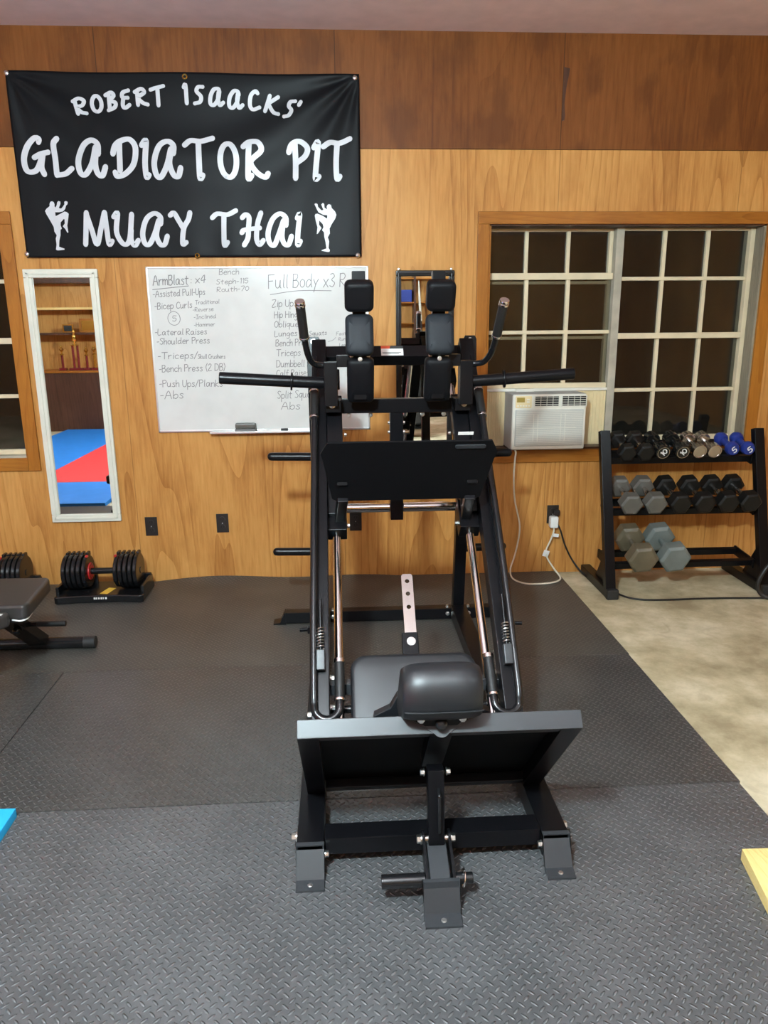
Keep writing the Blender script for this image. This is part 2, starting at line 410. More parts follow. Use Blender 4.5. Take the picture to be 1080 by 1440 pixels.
GLYPH = {
'A': "0,0 3,10 6,0|1.2,4 4.8,4", 'B': "0,10 .2,0|0,9.6 3,10 4,8 2.5,5.6 .3,5.2 3.6,5 4.6,2.5 3,0 0,.2", 'C': "5,8.5 3,10 .8,7.5 .5,3 2.4,.2 5,1.2",
'D': "0,10 .2,0|0,9.8 3.5,9.2 5.2,5.5 4,1 0,0", 'F': "0,10 .4,0|0,10 5,10.2|.2,5.4 3.8,5.6", 'H': "0,10 .2,0|5,10 5,0|.1,5 5,5.2", 'I': "0,10 4,10|2,10 2,0|0,0 4,0",
'L': "0,10 .2,0 4.6,.3", 'O': "2.6,10 .5,7.5 .5,2.5 2.6,0 4.8,2.5 4.8,7.5 2.6,10", 'P': "0,10 .3,0|0,9.6 3,10 4.6,7.8 3,5.4 .3,5", 'R': "0,10 .2,0|0,9.6 3,10 4.4,7.8 2.8,5.4 .3,5 4.8,0", 'S': "4.6,8.8 2.6,10 .6,8 2.6,5.4 4.4,3 2.8,.2 .2,1.2",
'T': "0,10 6,10.2|3,10 3.1,0", 'U': "0,10 .3,2.5 2.4,0 4.6,2.2 5,10", 'Z': "0,10 4.8,10 .2,0 5.2,.3",
'a': "4.4,5 2.8,6 .8,4.8 .4,2 1.4,.2 3.2,1 4.4,5.6 4.4,1.6 5.3,0", 'b': "0,10 .3,0|.3,3 2,5.5 4,4.5 4,1.5 2.2,0 .3,1.5", 'c': "4.2,5 2.5,6 .6,4.5 .4,2 1.8,.2 4.2,1",
'd': "4.3,4.5 2.3,5.8 .4,3.5 .6,.8 2.2,.1 4.2,2.5|4.5,10 4.4,2 5.2,0", 'e': ".5,3 4,3.4 3.6,5.5 2,6 .5,4 .6,1.2 2.3,0 4.3,1", 'f': "4,9 3,10 2,9 1.8,0|.3,5.5 3.8,5.8",
'g': "4.2,5 2.2,6 .5,4 .8,1.5 2.5,1 4.2,3.5 4.4,5.5 4,-2 2.2,-4 .5,-3", 'h': "0,10 .2,0|.2,3.5 2,5.8 3.6,5 3.8,0", 'i': "1,6 1,0|1.1,8 1.2,8.4", 'k': "0,10 .2,0|3.8,6 .3,2.8 4,0",
'l': "1,10 .8,1.5 1.5,0", 'm': "0,6 .3,0|.3,3.5 1.8,5.8 2.9,4.5 3,0|3,3.5 4.6,5.8 5.8,4.5 6,0", 'n': "0,6 .3,0|.3,3.5 2.2,5.8 3.7,4.5 4,0", 'o': "2.2,6 .5,4.5 .5,1.5 2.2,0 4,1.5 4,4.5 2.2,6",
'p': "0,6 .2,-4|.2,4.5 2,6 4,4.5 3.8,1.5 2,.2 .3,1.5", 'q': "4,5 2,6 .5,4 .6,1.5 2.4,1 4,4|4.2,6 4,-4", 'r': "0,6 .3,0|.3,3 1.6,5.5 3.3,5.6", 's': "3.6,5.2 2,6 .8,4.8 3,2.6 3.4,1 2,0 .3,.8",
't': "1.8,8.5 1.7,1.2 3,0|0,6 3.8,6.2", 'u': "0,6 .2,1.5 1.8,0 3.5,1.5 3.9,6 4,1 4.8,0", 'x': "0,6 4,0|4,6 0,0", 'y': "0,6 1.8,1.8|4,6 1.8,1.8 .5,-3.5", 'z': "0,6 4,6 .2,0 4.2,.2", 'v': "0,6 2,0 4,6",
'0': "2.4,10 .4,7 .4,3 2.4,0 4.4,3 4.4,7 2.4,10", '1': "1,8.5 2,10 2,0", '2': ".4,8 2.4,10 4.2,7.6 .3,0 4.8,.2", '3': ".4,9.4 2.6,10 3.8,7.8 1.6,5.4 4.2,3 2.6,.2 .2,1", '4': "3.4,0 3.6,10 .2,3.6 4.8,3.8",
'5': "4.2,10 .8,10 .6,5.8 3,6.2 4.4,3.4 2.8,.2 .3,1", '7': ".2,10 4.6,10 1.6,0", ':': "1,5 1,5.4|1,1 1,1.4", '-': "0,4 2.6,4.2", '/': "0,-1 3.4,10", '(': "2,11 .4,6 2,-1", ')': "0,11 1.6,6 0,-1", '.': ".6,0 .8,.3", "'": "1,10 .8,8"}
def glyph(ch):
    return [[tuple(map(float, p.split(','))) for p in st.split()] for st in GLYPH[ch].split('|')]
def write(mb, text, x0, z0, x1, z1, h, w, y, jit=.25, to3=None):
    adv = []; x = 0
    for ch in text:
        if ch == ' ': x += 3.2; continue
        g = glyph(ch); wd = max(p[0] for st in g for p in st)
        adv.append((x, g)); x += wd+1.25
    tot = max(x-1.25, 1); sx = (x1-x0)/tot; sz = h/10
    for ax, g in adv:
        jz = random.uniform(-jit, jit)
        for st in g:
            pts = []
            for px, pz in st:
                u = (ax+px)/tot
                pts.append((x0+(ax+px)*sx+(pz*sx*.08), z0+(z1-z0)*u+(pz+jz)*sz))
            stroke(mb, pts, w, y, sub=4, smooth=len(pts) > 2, to3=to3)

# brush strokes of the banner: (width, [(x, z) on the wall])
BANNER = [
 (0.019, [(-1.341,2.647),(-1.326,2.583)]),
 (0.019, [(-1.350,2.643),(-1.320,2.658),(-1.294,2.647),(-1.303,2.625),(-1.328,2.615),(-1.310,2.592),(-1.283,2.586)]),
 (0.019, [(-1.235,2.596),(-1.245,2.604),(-1.251,2.617),(-1.254,2.633),(-1.251,2.649),(-1.244,2.662),(-1.235,2.669),(-1.224,2.669),(-1.214,2.661),(-1.207,2.648),(-1.205,2.632),(-1.207,2.616),(-1.214,2.603),(-1.224,2.596),(-1.235,2.596)]),
 (0.019, [(-1.164,2.678),(-1.164,2.607)]),
 (0.019, [(-1.181,2.673),(-1.151,2.686),(-1.139,2.671),(-1.161,2.650),(-1.133,2.639),(-1.139,2.617),(-1.171,2.603)]),
 (0.019, [(-1.061,2.696),(-1.090,2.686),(-1.094,2.664),(-1.067,2.662)]),
 (0.019, [(-1.091,2.658),(-1.096,2.626),(-1.085,2.615),(-1.061,2.629)]),
 (0.019, [(-1.017,2.687),(-1.017,2.629)]),
 (0.019, [(-1.029,2.689),(-0.995,2.704),(-0.981,2.687),(-1.013,2.664),(-0.993,2.640),(-0.967,2.631)]),
 (0.019, [(-0.947,2.700),(-0.922,2.708),(-0.880,2.718)]),
 (0.019, [(-0.911,2.706),(-0.912,2.627)]),
 (0.019, [(-0.776,2.713),(-0.766,2.723),(-0.765,2.638)]),
 (0.019, [(-0.678,2.716),(-0.701,2.715),(-0.711,2.695),(-0.690,2.671),(-0.696,2.646),(-0.724,2.638)]),
 (0.019, [(-0.593,2.692),(-0.599,2.707),(-0.621,2.704),(-0.639,2.675),(-0.643,2.639),(-0.626,2.631),(-0.602,2.659),(-0.593,2.696)]),
 (0.019, [(-0.597,2.692),(-0.602,2.659),(-0.595,2.631),(-0.576,2.643)]),
 (0.019, [(-0.493,2.681),(-0.500,2.696),(-0.519,2.697),(-0.541,2.668),(-0.546,2.629),(-0.528,2.619),(-0.504,2.648),(-0.495,2.689)]),
 (0.019, [(-0.498,2.685),(-0.504,2.648),(-0.495,2.619),(-0.476,2.632)]),
 (0.019, [(-0.395,2.688),(-0.407,2.698),(-0.431,2.677),(-0.438,2.632),(-0.423,2.612),(-0.389,2.622)]),
 (0.019, [(-0.332,2.678),(-0.361,2.604)]),
 (0.019, [(-0.289,2.672),(-0.343,2.641)]),
 (0.019, [(-0.343,2.641),(-0.318,2.600),(-0.291,2.590)]),
 (0.019, [(-0.200,2.653),(-0.225,2.650),(-0.235,2.629),(-0.222,2.609),(-0.237,2.584),(-0.262,2.578)]),
 (0.019, [(-0.171,2.650),(-0.182,2.634)]),
 (0.027, [(-1.547,2.449),(-1.544,2.464),(-1.568,2.468),(-1.605,2.430),(-1.629,2.368),(-1.623,2.314),(-1.596,2.303),(-1.565,2.322),(-1.532,2.392)]),
 (0.027, [(-1.532,2.392),(-1.546,2.330),(-1.535,2.293)]),
 (0.027, [(-1.577,2.375),(-1.544,2.392),(-1.503,2.400)]),
 (0.027, [(-1.450,2.465),(-1.470,2.438),(-1.469,2.369),(-1.470,2.291)]),
 (0.027, [(-1.470,2.289),(-1.424,2.295),(-1.388,2.321)]),
 (0.027, [(-1.245,2.393),(-1.243,2.439),(-1.275,2.458),(-1.319,2.431),(-1.351,2.362),(-1.347,2.303),(-1.321,2.292),(-1.283,2.346),(-1.256,2.424)]),
 (0.027, [(-1.253,2.416),(-1.266,2.346),(-1.258,2.300),(-1.235,2.287),(-1.214,2.331)]),
 (0.027, [(-1.168,2.393),(-1.151,2.432),(-1.120,2.455),(-1.074,2.462),(-1.047,2.421),(-1.063,2.347),(-1.109,2.300),(-1.154,2.284),(-1.167,2.304)]),
 (0.027, [(-1.128,2.451),(-1.140,2.312)]),
 (0.027, [(-1.014,2.434),(-0.990,2.456),(-1.004,2.347),(-1.003,2.281),(-0.989,2.291)]),
 (0.027, [(-0.852,2.395),(-0.850,2.435),(-0.880,2.455),(-0.924,2.431),(-0.955,2.355),(-0.951,2.294),(-0.927,2.281),(-0.889,2.340),(-0.863,2.418)]),
 (0.027, [(-0.861,2.410),(-0.876,2.348),(-0.860,2.293),(-0.835,2.284),(-0.819,2.326)]),
 (0.027, [(-0.791,2.437),(-0.758,2.459),(-0.705,2.456),(-0.643,2.471)]),
 (0.027, [(-0.718,2.456),(-0.720,2.368),(-0.721,2.276),(-0.705,2.290)]),
 (0.027, [(-0.579,2.284),(-0.595,2.302),(-0.606,2.333),(-0.608,2.369),(-0.602,2.403),(-0.589,2.430),(-0.571,2.443),(-0.552,2.441),(-0.536,2.423),(-0.525,2.393),(-0.523,2.357),(-0.529,2.322),(-0.542,2.295),(-0.560,2.281),(-0.579,2.284)]),
 (0.027, [(-0.452,2.449),(-0.461,2.360),(-0.465,2.275),(-0.446,2.291)]),
 (0.027, [(-0.484,2.430),(-0.452,2.452),(-0.406,2.452),(-0.390,2.412),(-0.447,2.359),(-0.422,2.309),(-0.376,2.282),(-0.358,2.301)]),
 (0.027, [(-0.210,2.450),(-0.209,2.361),(-0.212,2.276)]),
 (0.027, [(-0.244,2.405),(-0.226,2.444),(-0.185,2.459),(-0.145,2.428),(-0.157,2.387),(-0.207,2.351)]),
 (0.027, [(-0.110,2.428),(-0.086,2.455),(-0.098,2.353),(-0.105,2.274),(-0.086,2.286)]),
 (0.027, [(-0.059,2.433),(-0.022,2.454),(0.028,2.452),(0.084,2.473)]),
 (0.027, [(0.015,2.451),(0.008,2.354),(0.011,2.275),(0.027,2.287)]),
 (0.025, [(-1.336,2.103),(-1.347,2.018),(-1.357,1.941)]),
 (0.025, [(-1.337,2.095),(-1.317,2.018),(-1.296,1.941),(-1.268,2.018),(-1.240,2.104)]),
 (0.025, [(-1.240,2.104),(-1.236,2.018),(-1.230,1.942),(-1.212,1.958)]),
 (0.025, [(-1.194,2.081),(-1.172,2.099),(-1.185,2.003),(-1.154,1.943),(-1.120,1.964),(-1.098,2.095)]),
 (0.025, [(-1.107,2.018),(-1.111,1.964),(-1.094,1.935),(-1.073,1.962)]),
 (0.025, [(-0.948,2.045),(-0.947,2.081),(-0.978,2.099),(-1.021,2.071),(-1.047,2.002),(-1.041,1.948),(-1.016,1.942),(-0.984,1.995),(-0.957,2.064)]),
 (0.025, [(-0.959,2.049),(-0.975,1.987),(-0.958,1.941),(-0.934,1.942),(-0.917,1.984)]),
 (0.025, [(-0.894,2.089),(-0.873,2.101),(-0.851,2.064),(-0.828,2.022)]),
 (0.025, [(-0.787,2.103),(-0.798,2.068),(-0.826,2.022),(-0.837,1.944),(-0.817,1.951)]),
 (0.025, [(-0.670,2.077),(-0.641,2.097),(-0.587,2.093),(-0.541,2.113)]),
 (0.025, [(-0.606,2.093),(-0.611,2.011),(-0.612,1.936),(-0.594,1.951)]),
 (0.025, [(-0.509,2.077),(-0.489,2.093),(-0.472,2.078),(-0.477,2.026),(-0.483,1.973),(-0.505,1.936)]),
 (0.025, [(-0.515,2.000),(-0.497,2.015),(-0.416,2.024)]),
 (0.025, [(-0.406,2.102),(-0.426,2.048),(-0.436,1.973),(-0.422,1.938),(-0.399,1.960)]),
 (0.025, [(-0.273,2.037),(-0.273,2.077),(-0.304,2.097),(-0.344,2.069),(-0.371,2.003),(-0.367,1.951),(-0.342,1.934),(-0.315,1.988),(-0.285,2.063)]),
 (0.025, [(-0.289,2.045),(-0.297,1.981),(-0.286,1.943),(-0.263,1.938),(-0.245,1.982)]),
 (0.025, [(-0.211,2.074),(-0.196,2.095),(-0.208,2.011),(-0.213,1.937),(-0.197,1.956)]),
]
FIGHTER_L = [(-1.525,2.147),(-1.520,2.157),(-1.511,2.160),(-1.502,2.155),(-1.499,2.143),(-1.501,2.135),(-1.497,2.128),(-1.488,2.141),(-1.485,2.154),(-1.478,2.161),(-1.468,2.158),(-1.468,2.148),(-1.479,2.126),(-1.467,2.123),(-1.457,2.133),(-1.447,2.145),(-1.447,2.157),(-1.438,2.161),(-1.429,2.156),(-1.431,2.145),(-1.439,2.139),(-1.447,2.120),(-1.459,2.109),(-1.480,2.105),(-1.501,2.105),(-1.500,2.085),(-1.474,2.097),(-1.451,2.108),(-1.440,2.106),(-1.430,2.097),(-1.438,2.061),(-1.444,2.037),(-1.442,2.003),(-1.447,2.001),(-1.456,2.020),(-1.468,2.034),(-1.456,2.048),(-1.455,2.069),(-1.459,2.071),(-1.477,2.054),(-1.479,2.039),(-1.474,2.022),(-1.482,2.016),(-1.485,1.988),(-1.494,1.962),(-1.499,1.930),(-1.471,1.920),(-1.472,1.914),(-1.508,1.911),(-1.517,1.915),(-1.511,1.941),(-1.512,1.971),(-1.505,1.988),(-1.515,2.007),(-1.516,2.031),(-1.533,2.067),(-1.547,2.095),(-1.552,2.111),(-1.544,2.122),(-1.526,2.135)]
FIGHTER_R = [(-0.046,2.119),(-0.049,2.133),(-0.044,2.143),(-0.036,2.147),(-0.025,2.142),(-0.022,2.127),(-0.004,2.109),(0.003,2.092),(-0.004,2.072),(-0.023,2.045),(-0.036,2.021),(-0.035,1.996),(-0.047,1.976),(-0.040,1.955),(-0.044,1.920),(-0.037,1.909),(-0.040,1.900),(-0.051,1.900),(-0.083,1.906),(-0.082,1.909),(-0.056,1.918),(-0.060,1.953),(-0.066,1.980),(-0.067,2.002),(-0.077,2.013),(-0.069,2.029),(-0.073,2.045),(-0.091,2.063),(-0.093,2.041),(-0.080,2.024),(-0.101,1.995),(-0.107,1.993),(-0.102,2.029),(-0.110,2.058),(-0.115,2.088),(-0.111,2.096),(-0.100,2.098),(-0.074,2.088),(-0.048,2.072),(-0.046,2.090),(-0.067,2.092),(-0.093,2.104),(-0.101,2.117),(-0.115,2.147),(-0.107,2.151),(-0.098,2.147),(-0.096,2.133),(-0.078,2.115),(-0.067,2.117),(-0.078,2.145),(-0.069,2.153),(-0.062,2.147),(-0.061,2.129)]

# ================================================================== the room
WY = 4.383          # room face of the far wall
ZF = -0.012         # bare concrete; the rubber mats are 12 mm thick and their tops lie at z = 0
ZC = 2.997
XL, XR, YB = -7.2, 5.6, -4.6
W1 = (.854, 2.452, .770, 2.045)      # opening of the right window x0,x1,z0,z1
W2 = (-2.82, -1.809, .775, 2.045)    # opening of the left window
b = MB(); b.bx(XL-.1, XR+.1, YB-.1, WY+.25, ZF-.12, ZF, bev=0); struct(b, 'floor', 'concrete')
b = MB(); b.bx(XL-.1, XR+.1, YB-.1, WY+.25, ZC, ZC+.1, bev=0); struct(b, 'ceiling', 'ceiling')
# far wall: honey sheets up to eight feet, browner strip above
b = MB()
zs = 2.428
xs = [XL, W2[0], W2[1], W1[0], W1[1], XR]
for x0, x1, lo, hi in ((xs[0], xs[1], ZF, zs), (xs[2], xs[3], ZF, zs), (xs[4], xs[5], ZF, zs)):
    b.bx(x0, x1, WY, WY+.17, lo, hi, bev=0)
for w in (W2, W1):
    b.bx(w[0], w[1], WY, WY+.17, ZF, w[2], bev=0); b.bx(w[0], w[1], WY, WY+.17, w[3], zs, bev=0)
struct(b, 'wall_back', 'honey')
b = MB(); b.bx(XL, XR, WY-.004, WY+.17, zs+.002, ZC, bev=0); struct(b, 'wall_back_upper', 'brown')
b = MB(); b.bx(XL-.1, XL, YB, WY+.17, ZF, ZC, bev=0); struct(b, 'wall_left', 'honey')
b = MB(); b.bx(XR, XR+.1, YB, WY+.17, ZF, ZC, bev=0); struct(b, 'wall_right', 'honey')
b = MB(); b.bx(XL, XR, YB-.1, YB, ZF, ZC, bev=0); struct(b, 'wall_front', 'honey')

b = MB(); b.prism([(1.236, 2.835), (1.268, 2.828), (1.264, 2.80), (1.252, 2.73), (1.246, 2.655), (1.252, 2.60), (1.250, 2.575), (1.236, 2.572)], (0, WY-.0055, 0), (1, 0, 0), (0, 0, 1), (0, 1, 0), .0016); struct(b, 'dark_gap_1', 'darkwood')  # added dark sliver drawn over the sheet joint as a splintered gap

def casing(name, w, tw=.066, open_right=True):
    """window: casing boards on the wall, reveal lining behind them"""
    x0, x1, z0, z1 = w
    root = struct_empty(name, (x0, WY, z0))
    t = .018
    b = MB(); b.bx(x0-tw, x1+tw, WY-t, WY, z1, z1+tw); part(b, 'head_casing', 'trimwood_x', root)
    b = MB(); b.bx(x0-tw, x0, WY-t, WY, z0-.075, z1); part(b, 'side_casing', 'trimwood', root)
    b = MB(); b.bx(x1, x1+tw, WY-t, WY, z0-.075, z1); part(b, 'side_casing', 'trimwood', root)
    b = MB(); b.bx(x0, x1, WY-t, WY, z0-.075, z0); part(b, 'apron', 'trimwood_x', root)
    return root
w1 = casing('window_1', W1)
x0, x1, z0, z1 = W1
GY = 4.50
b = MB(); b.bx(x0, x1, WY, WY+.169, z0-.001, z0+.012, bev=0); part(b, 'sill', 'darkwood', w1, 'dark window sill board')
b = MB(); b.bx(x1-.012, x1, WY, WY+.168, z0, z1, bev=0); part(b, 'jamb', 'greywood', w1, 'bare grey weathered jamb')
b = MB(); b.bx(x0, x0+.012, WY, WY+.168, z0, z1, bev=0); part(b, 'jamb', 'trimwood', w1)
b = MB(); b.bx(x0, x1, WY, WY+.168, z1-.008, z1, bev=0); part(b, 'head_jamb', 'darkwood', w1)
b = MB(); b.bx(1.612, 1.658, GY-.040, GY+.05, z0, z1-.008); part(b, 'mullion', 'sashgrey', w1)
b = MB(); b.bx(x1-.040, x1-.012, GY-.03, GY+.05, z0, z1-.008); part(b, 'sash_stile', 'sash', w1)
b = MB(); b.bx(x0+.012, x0+.030, GY-.01, GY+.05, z0, z1-.008); part(b, 'sash_stile', 'sashgrey', w1)
def hbar(xa, xb, z, h, y, d=.03, mat='sash', name='glazing_bar', par=None):
    b = MB(); b.bx(xa, xb, y-d/2, y+d/2, z-h/2, z+h/2, bev=.004); return part(b, name, mat, par or w1)
def vbar(x, za, zb, w, y, d=.026, mat='sash', par=None):
    b = MB(); b.bx(x-w/2, x+w/2, y-d/2, y+d/2, za, zb, bev=.004); return part(b, 'glazing_bar', mat, par or w1)
L0, L1 = x0+.03, 1.612
# left leaf: upper sash (outer) and raised lower sash (inner, resting on the air conditioner)
yu, yl = GY+.03, GY
hbar(L0, L1, 1.772, .038, yl, .04, name='meeting_rail')
hbar(L0, L1, 1.738, .018, yu, .03)
hbar(L0, L1, 1.455, .022, yl); hbar(L0, L1, 1.422, .018, yu)
hbar(L0, L1, 1.142, .030, yl, .04, name='bottom_rail')
hbar(L0, L1, 2.030, .016, yu, name='top_rail')
for x in (1.103, 1.350):
    vbar(x, 1.755, 2.03, .022, yu); vbar(x, 1.15, 1.76, .024, yl)
b = MB(); b.bx(L1-.022, L1, yu-.02, yu+.02, 1.13, 2.03); part(b, 'sash_stile', 'sash', w1)
# right leaf
R0, R1 = 1.658, x1-.04
hbar(R0, R1, 1.757, .022, yl); hbar(R0, R1, 1.430, .034, yl-.01, .045, name='meeting_rail'); hbar(R0, R1, 1.109, .022, yl)
hbar(R0, R1, 2.030, .014, yl, name='top_rail'); hbar(R0, R1, z0+.045, .03, yl, name='bottom_rail')
for x in (1.912, 2.170): vbar(x, z0+.03, 2.03, .022, yl)
for xa, xb, za, zb, y in ((L0, L1, 1.145, 1.765, yl+.004), (L0, L1, 1.40, 2.034, yu+.004), (R0, R1, z0+.03, 2.034, yl+.006)):
    b = MB(); b.bx(xa, xb, y, y+.004, za, zb, bev=0); part(b, 'pane', 'glass', w1)

w2 = casing('window_2', W2)
x0, x1, z0, z1 = W2
b = MB(); b.bx(x0, x1, WY, WY+.169, z0-.001, z0+.012, bev=0); part(b, 'sill', 'sashgrey', w2)
for xx in (x0, x1-.012):
    b = MB(); b.bx(xx, xx+.012, WY, WY+.168, z0, z1, bev=0); part(b, 'jamb', 'trimwood', w2)
G2 = 4.44
for z, h in ((1.755, .022), (1.434, .034), (1.125, .022), (2.035, .014), (z0+.028, .03)):
    hbar(x0, x1, z, h, G2, par=w2)
for x in (x0+.33, x0+.67): vbar(x, z0+.03, 2.03, .022, G2, par=w2)
b = MB(); b.bx(x0, x1, G2, G2+.004, z0, z1, bev=0); part(b, 'pane', 'glass', w2)

# ceiling lamps: bare frosted globes, the two at the back added as fill
for i, (x, y, LAMP_Z, wt) in enumerate(LAMPS):
    where = ['far to the left over the blue foam mats', 'over the middle of the black rubber floor', 'over the bare concrete at the right',
             'near the trophy cabinet at the back left, added as fill', 'near the shelf unit at the back right, added as fill'][i]
    t = thing('ceiling_lamp', 'frosted globe pendant lamp hanging '+where, 'lamp', (x, y, ZC), 'globe lamps on the ceiling')
    b = MB(); b.lathe([(.075, 0), (.075, .012), (.05, .03), (.035, .034), (.035, .06), (.03, .065)], (x, y, ZC-.001), V(0, 0, -1).to_track_quat('Z', 'Y').to_matrix(), 28); part(b, 'ceiling_rose', 'lampwhite', t)
    b = MB(); b.cyl((x, y, ZC-.06), (x, y, LAMP_Z+.145), .006, n=8); b.cyl((x, y, LAMP_Z+.09), (x, y, LAMP_Z+.15), .028, .022, n=16); part(b, 'pendant_cord', 'lampwhite', t)
    nm = 'globe_glow_%d' % wt
    if nm not in M: M[nm] = emit(nm, (.73, .94, 1.0, 1), wt/(4*PI*PI*LAMP_R**2))
    b = MB(); b.sphere((x, y, LAMP_Z), LAMP_R, n=20); part(b, 'globe', nm, t)

# ------------------------------------------------------------------ rubber floor mats
def mat_piece(name, x0, x1, y0, y1, mat, label, zb=ZF, zt=0.0, group=None, curl=None, cat='floor mat', rc=.0):
    b = MB(); nx = max(2, int((x1-x0)/.06)); ny = 4
    ys = [y0, y0+(y1-y0)*.5, y1-.16, y1-.08, y1-.04, y1]
    if rc:
        b.prism([(x0+rc, y0), (x1, y0), (x1, y1), (x0, y1), (x0, y0+rc), (x0+rc*.08, y0+rc*.6), (x0+rc*.3, y0+rc*.3), (x0+rc*.6, y0+rc*.08)], (0, 0, zb+.0003), (1, 0, 0), (0, 1, 0), (0, 0, 1), zt-zb-.0003)
        return single(b, name, mat, label, cat, (x0, y0, zb), group)
    def zz(x, y):
        if not curl: return 0
        k = max(0, (y-(y1-.16))/.16); return curl(x)*k*k
    rows_t, rows_b = [], []
    for y in ys:
        rt_, rb_ = [], []
        for i in range(nx+1):
            x = x0+(x1-x0)*i/nx; h = zz(x, y)
            rt_.append(b.bm.verts.new((x, y, zt+h))); rb_.append(b.bm.verts.new((x, y, zb+.0003+h*.96)))
        rows_t.append(rt_); rows_b.append(rb_)
    for r, flip in ((rows_t, False), (rows_b, True)):
        for a, c in zip(r, r[1:]):
            for i in range(nx):
                f = (a[i], a[i+1], c[i+1], c[i]); b.bm.faces.new(f[::-1] if flip else f)
    for i in range(nx):
        b.bm.faces.new((rows_b[0][i], rows_b[0][i+1], rows_t[0][i+1], rows_t[0][i])); b.bm.faces.new((rows_t[-1][i], rows_t[-1][i+1], rows_b[-1][i+1], rows_b[-1][i]))
    for r in range(len(ys)-1):
        b.bm.faces.new((rows_b[r][0], rows_t[r][0], rows_t[r+1][0], rows_b[r+1][0])); b.bm.faces.new((rows_t[r][nx], rows_b[r][nx], rows_b[r+1][nx], rows_t[r+1][nx]))
    return single(b, name, mat, label, cat, (x0, y0, zb), group)
g = .0022
cur = lambda x: max(0, .020*math.sin((x+1.3)*2.1)+.010*math.sin(x*6.3+.4))
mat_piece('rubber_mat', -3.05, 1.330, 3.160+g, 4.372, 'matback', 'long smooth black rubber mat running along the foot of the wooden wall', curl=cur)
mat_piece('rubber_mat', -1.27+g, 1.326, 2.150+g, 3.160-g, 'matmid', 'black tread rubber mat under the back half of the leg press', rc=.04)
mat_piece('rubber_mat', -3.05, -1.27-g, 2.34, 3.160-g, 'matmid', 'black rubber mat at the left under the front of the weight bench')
mat_piece('rubber_mat', -1.055, 1.318, .95+g, 2.150-g, 'mat', 'black tread rubber mat in the foreground under the front feet of the leg press')
mat_piece('rubber_mat', -1.055, 1.315, -.25, .95-g, 'mat', 'black tread rubber mat nearest the viewer at the bottom of the photo')

# foam mats of the training area on the left
def foam(x0, x1, y0, y1, mat, label):
    b = MB(); b.bx(x0, x1, y0, y1, ZF+.0003, .022, bev=.004); return single(b, 'foam_mat', mat, label, 'foam mat', (x0, y0, ZF))
foam(-2.05, -1.062, 1.39, 2.145, 'matcyan', 'bright blue foam mat whose corner shows at the left edge of the photo')
foam(-3.05, -2.055, 1.39, 2.32, 'matblue', 'blue foam mat along the bottom of the left wall mirror')
foam(-4.05, -3.055, -2.55, 2.32, 'matblue', 'deep blue foam mat reaching the cabinet in the left wall mirror')
foam(-3.05, -2.055, -2.55, 1.385, 'matred', 'red foam mat seen in the left wall mirror')
foam(-2.05, -1.062, -2.55, 1.385, 'matred', 'red foam mat between the red mirror mat and the black rubber floor')

# ------------------------------------------------------------------ banner
BX0, BX1, BZ0, BZ1 = -1.676, .138, 1.875, 2.786
def wr(x, z):
    """depth of the folds: pulled from the two upper nails, slack in the middle"""
    u, w = (x-BX0)/(BX1-BX0), (z-BZ0)/(BZ1-BZ0)
    d = 0
    for cx, s in ((BX0, 1), (BX1, -1)):
        dx, dz = (x-cx)*s, BZ1-z; r = math.hypot(dx, dz)+1e-6; a = math.atan2(dz, dx)
        d += .0075*math.sin(a*13+.7)*math.exp(-r*1.5)*min(1, r*9)
    d += .010*math.sin(PI*u)*math.exp(-((w-(.80-.25*math.sin(PI*u)))/.12)**2)
    d -= .006*math.sin(PI*u)*math.exp(-((w-(.66-.22*math.sin(PI*u)))/.10)**2)
    d += .0030*math.sin(u*46+2*math.sin(u*9))*math.exp(-w*6.5)*min(1, w*14+.2)
    return d
def bpos(off):
    return lambda x, z: (x, WY-.020-wr(x, z)-off, z)
bt = thing('vinyl_banner', 'big black vinyl banner with silver lettering nailed to the upper wall', 'banner', (BX0, WY, BZ0))
b = MB(); nx, nz = 150, 80; gr = []
for j in range(nz+1):
    row = []
    for i in range(nx+1):
        x = BX0+(BX1-BX0)*i/nx; z = BZ0+(BZ1-BZ0)*j/nz
        u = i/nx; z += -.006*math.sin(PI*u*2)**2*(j/nz) 
        row.append(b.bm.verts.new((x, WY-.020-wr(x, z), z)))
    gr.append(row)
for j in range(nz):
    for i in range(nx): b.bm.faces.new((gr[j][i], gr[j][i+1], gr[j+1][i+1], gr[j+1][i]))
o = part(b, 'banner_sheet', 'banner', bt, sharp=80, wn=False)
sm = o.modifiers.new('thickness', 'SOLIDIFY'); sm.thickness = .0012; sm.offset = -1 if False else 1
COUNTS = [2, 1, 2, 2, 2, 2,  1, 1, 2, 2, 1, 3, 1, 1,  3, 2, 2, 2, 1, 2,  2, 1, 2, 2, 1, 2,  3, 2, 2, 2,  2, 3, 2, 1]      # strokes per letter
assert sum(COUNTS) == len(BANNER)
k = 0
for cnt in COUNTS:
    b = MB()
    for w, pts in BANNER[k:k+cnt]: stroke(b, pts, w, 0, sub=7, nib=.10, to3=bpos(.0035+.00012*(k % 6))); k += 1
    part(b, 'letter', 'letter', bt, sharp=80)
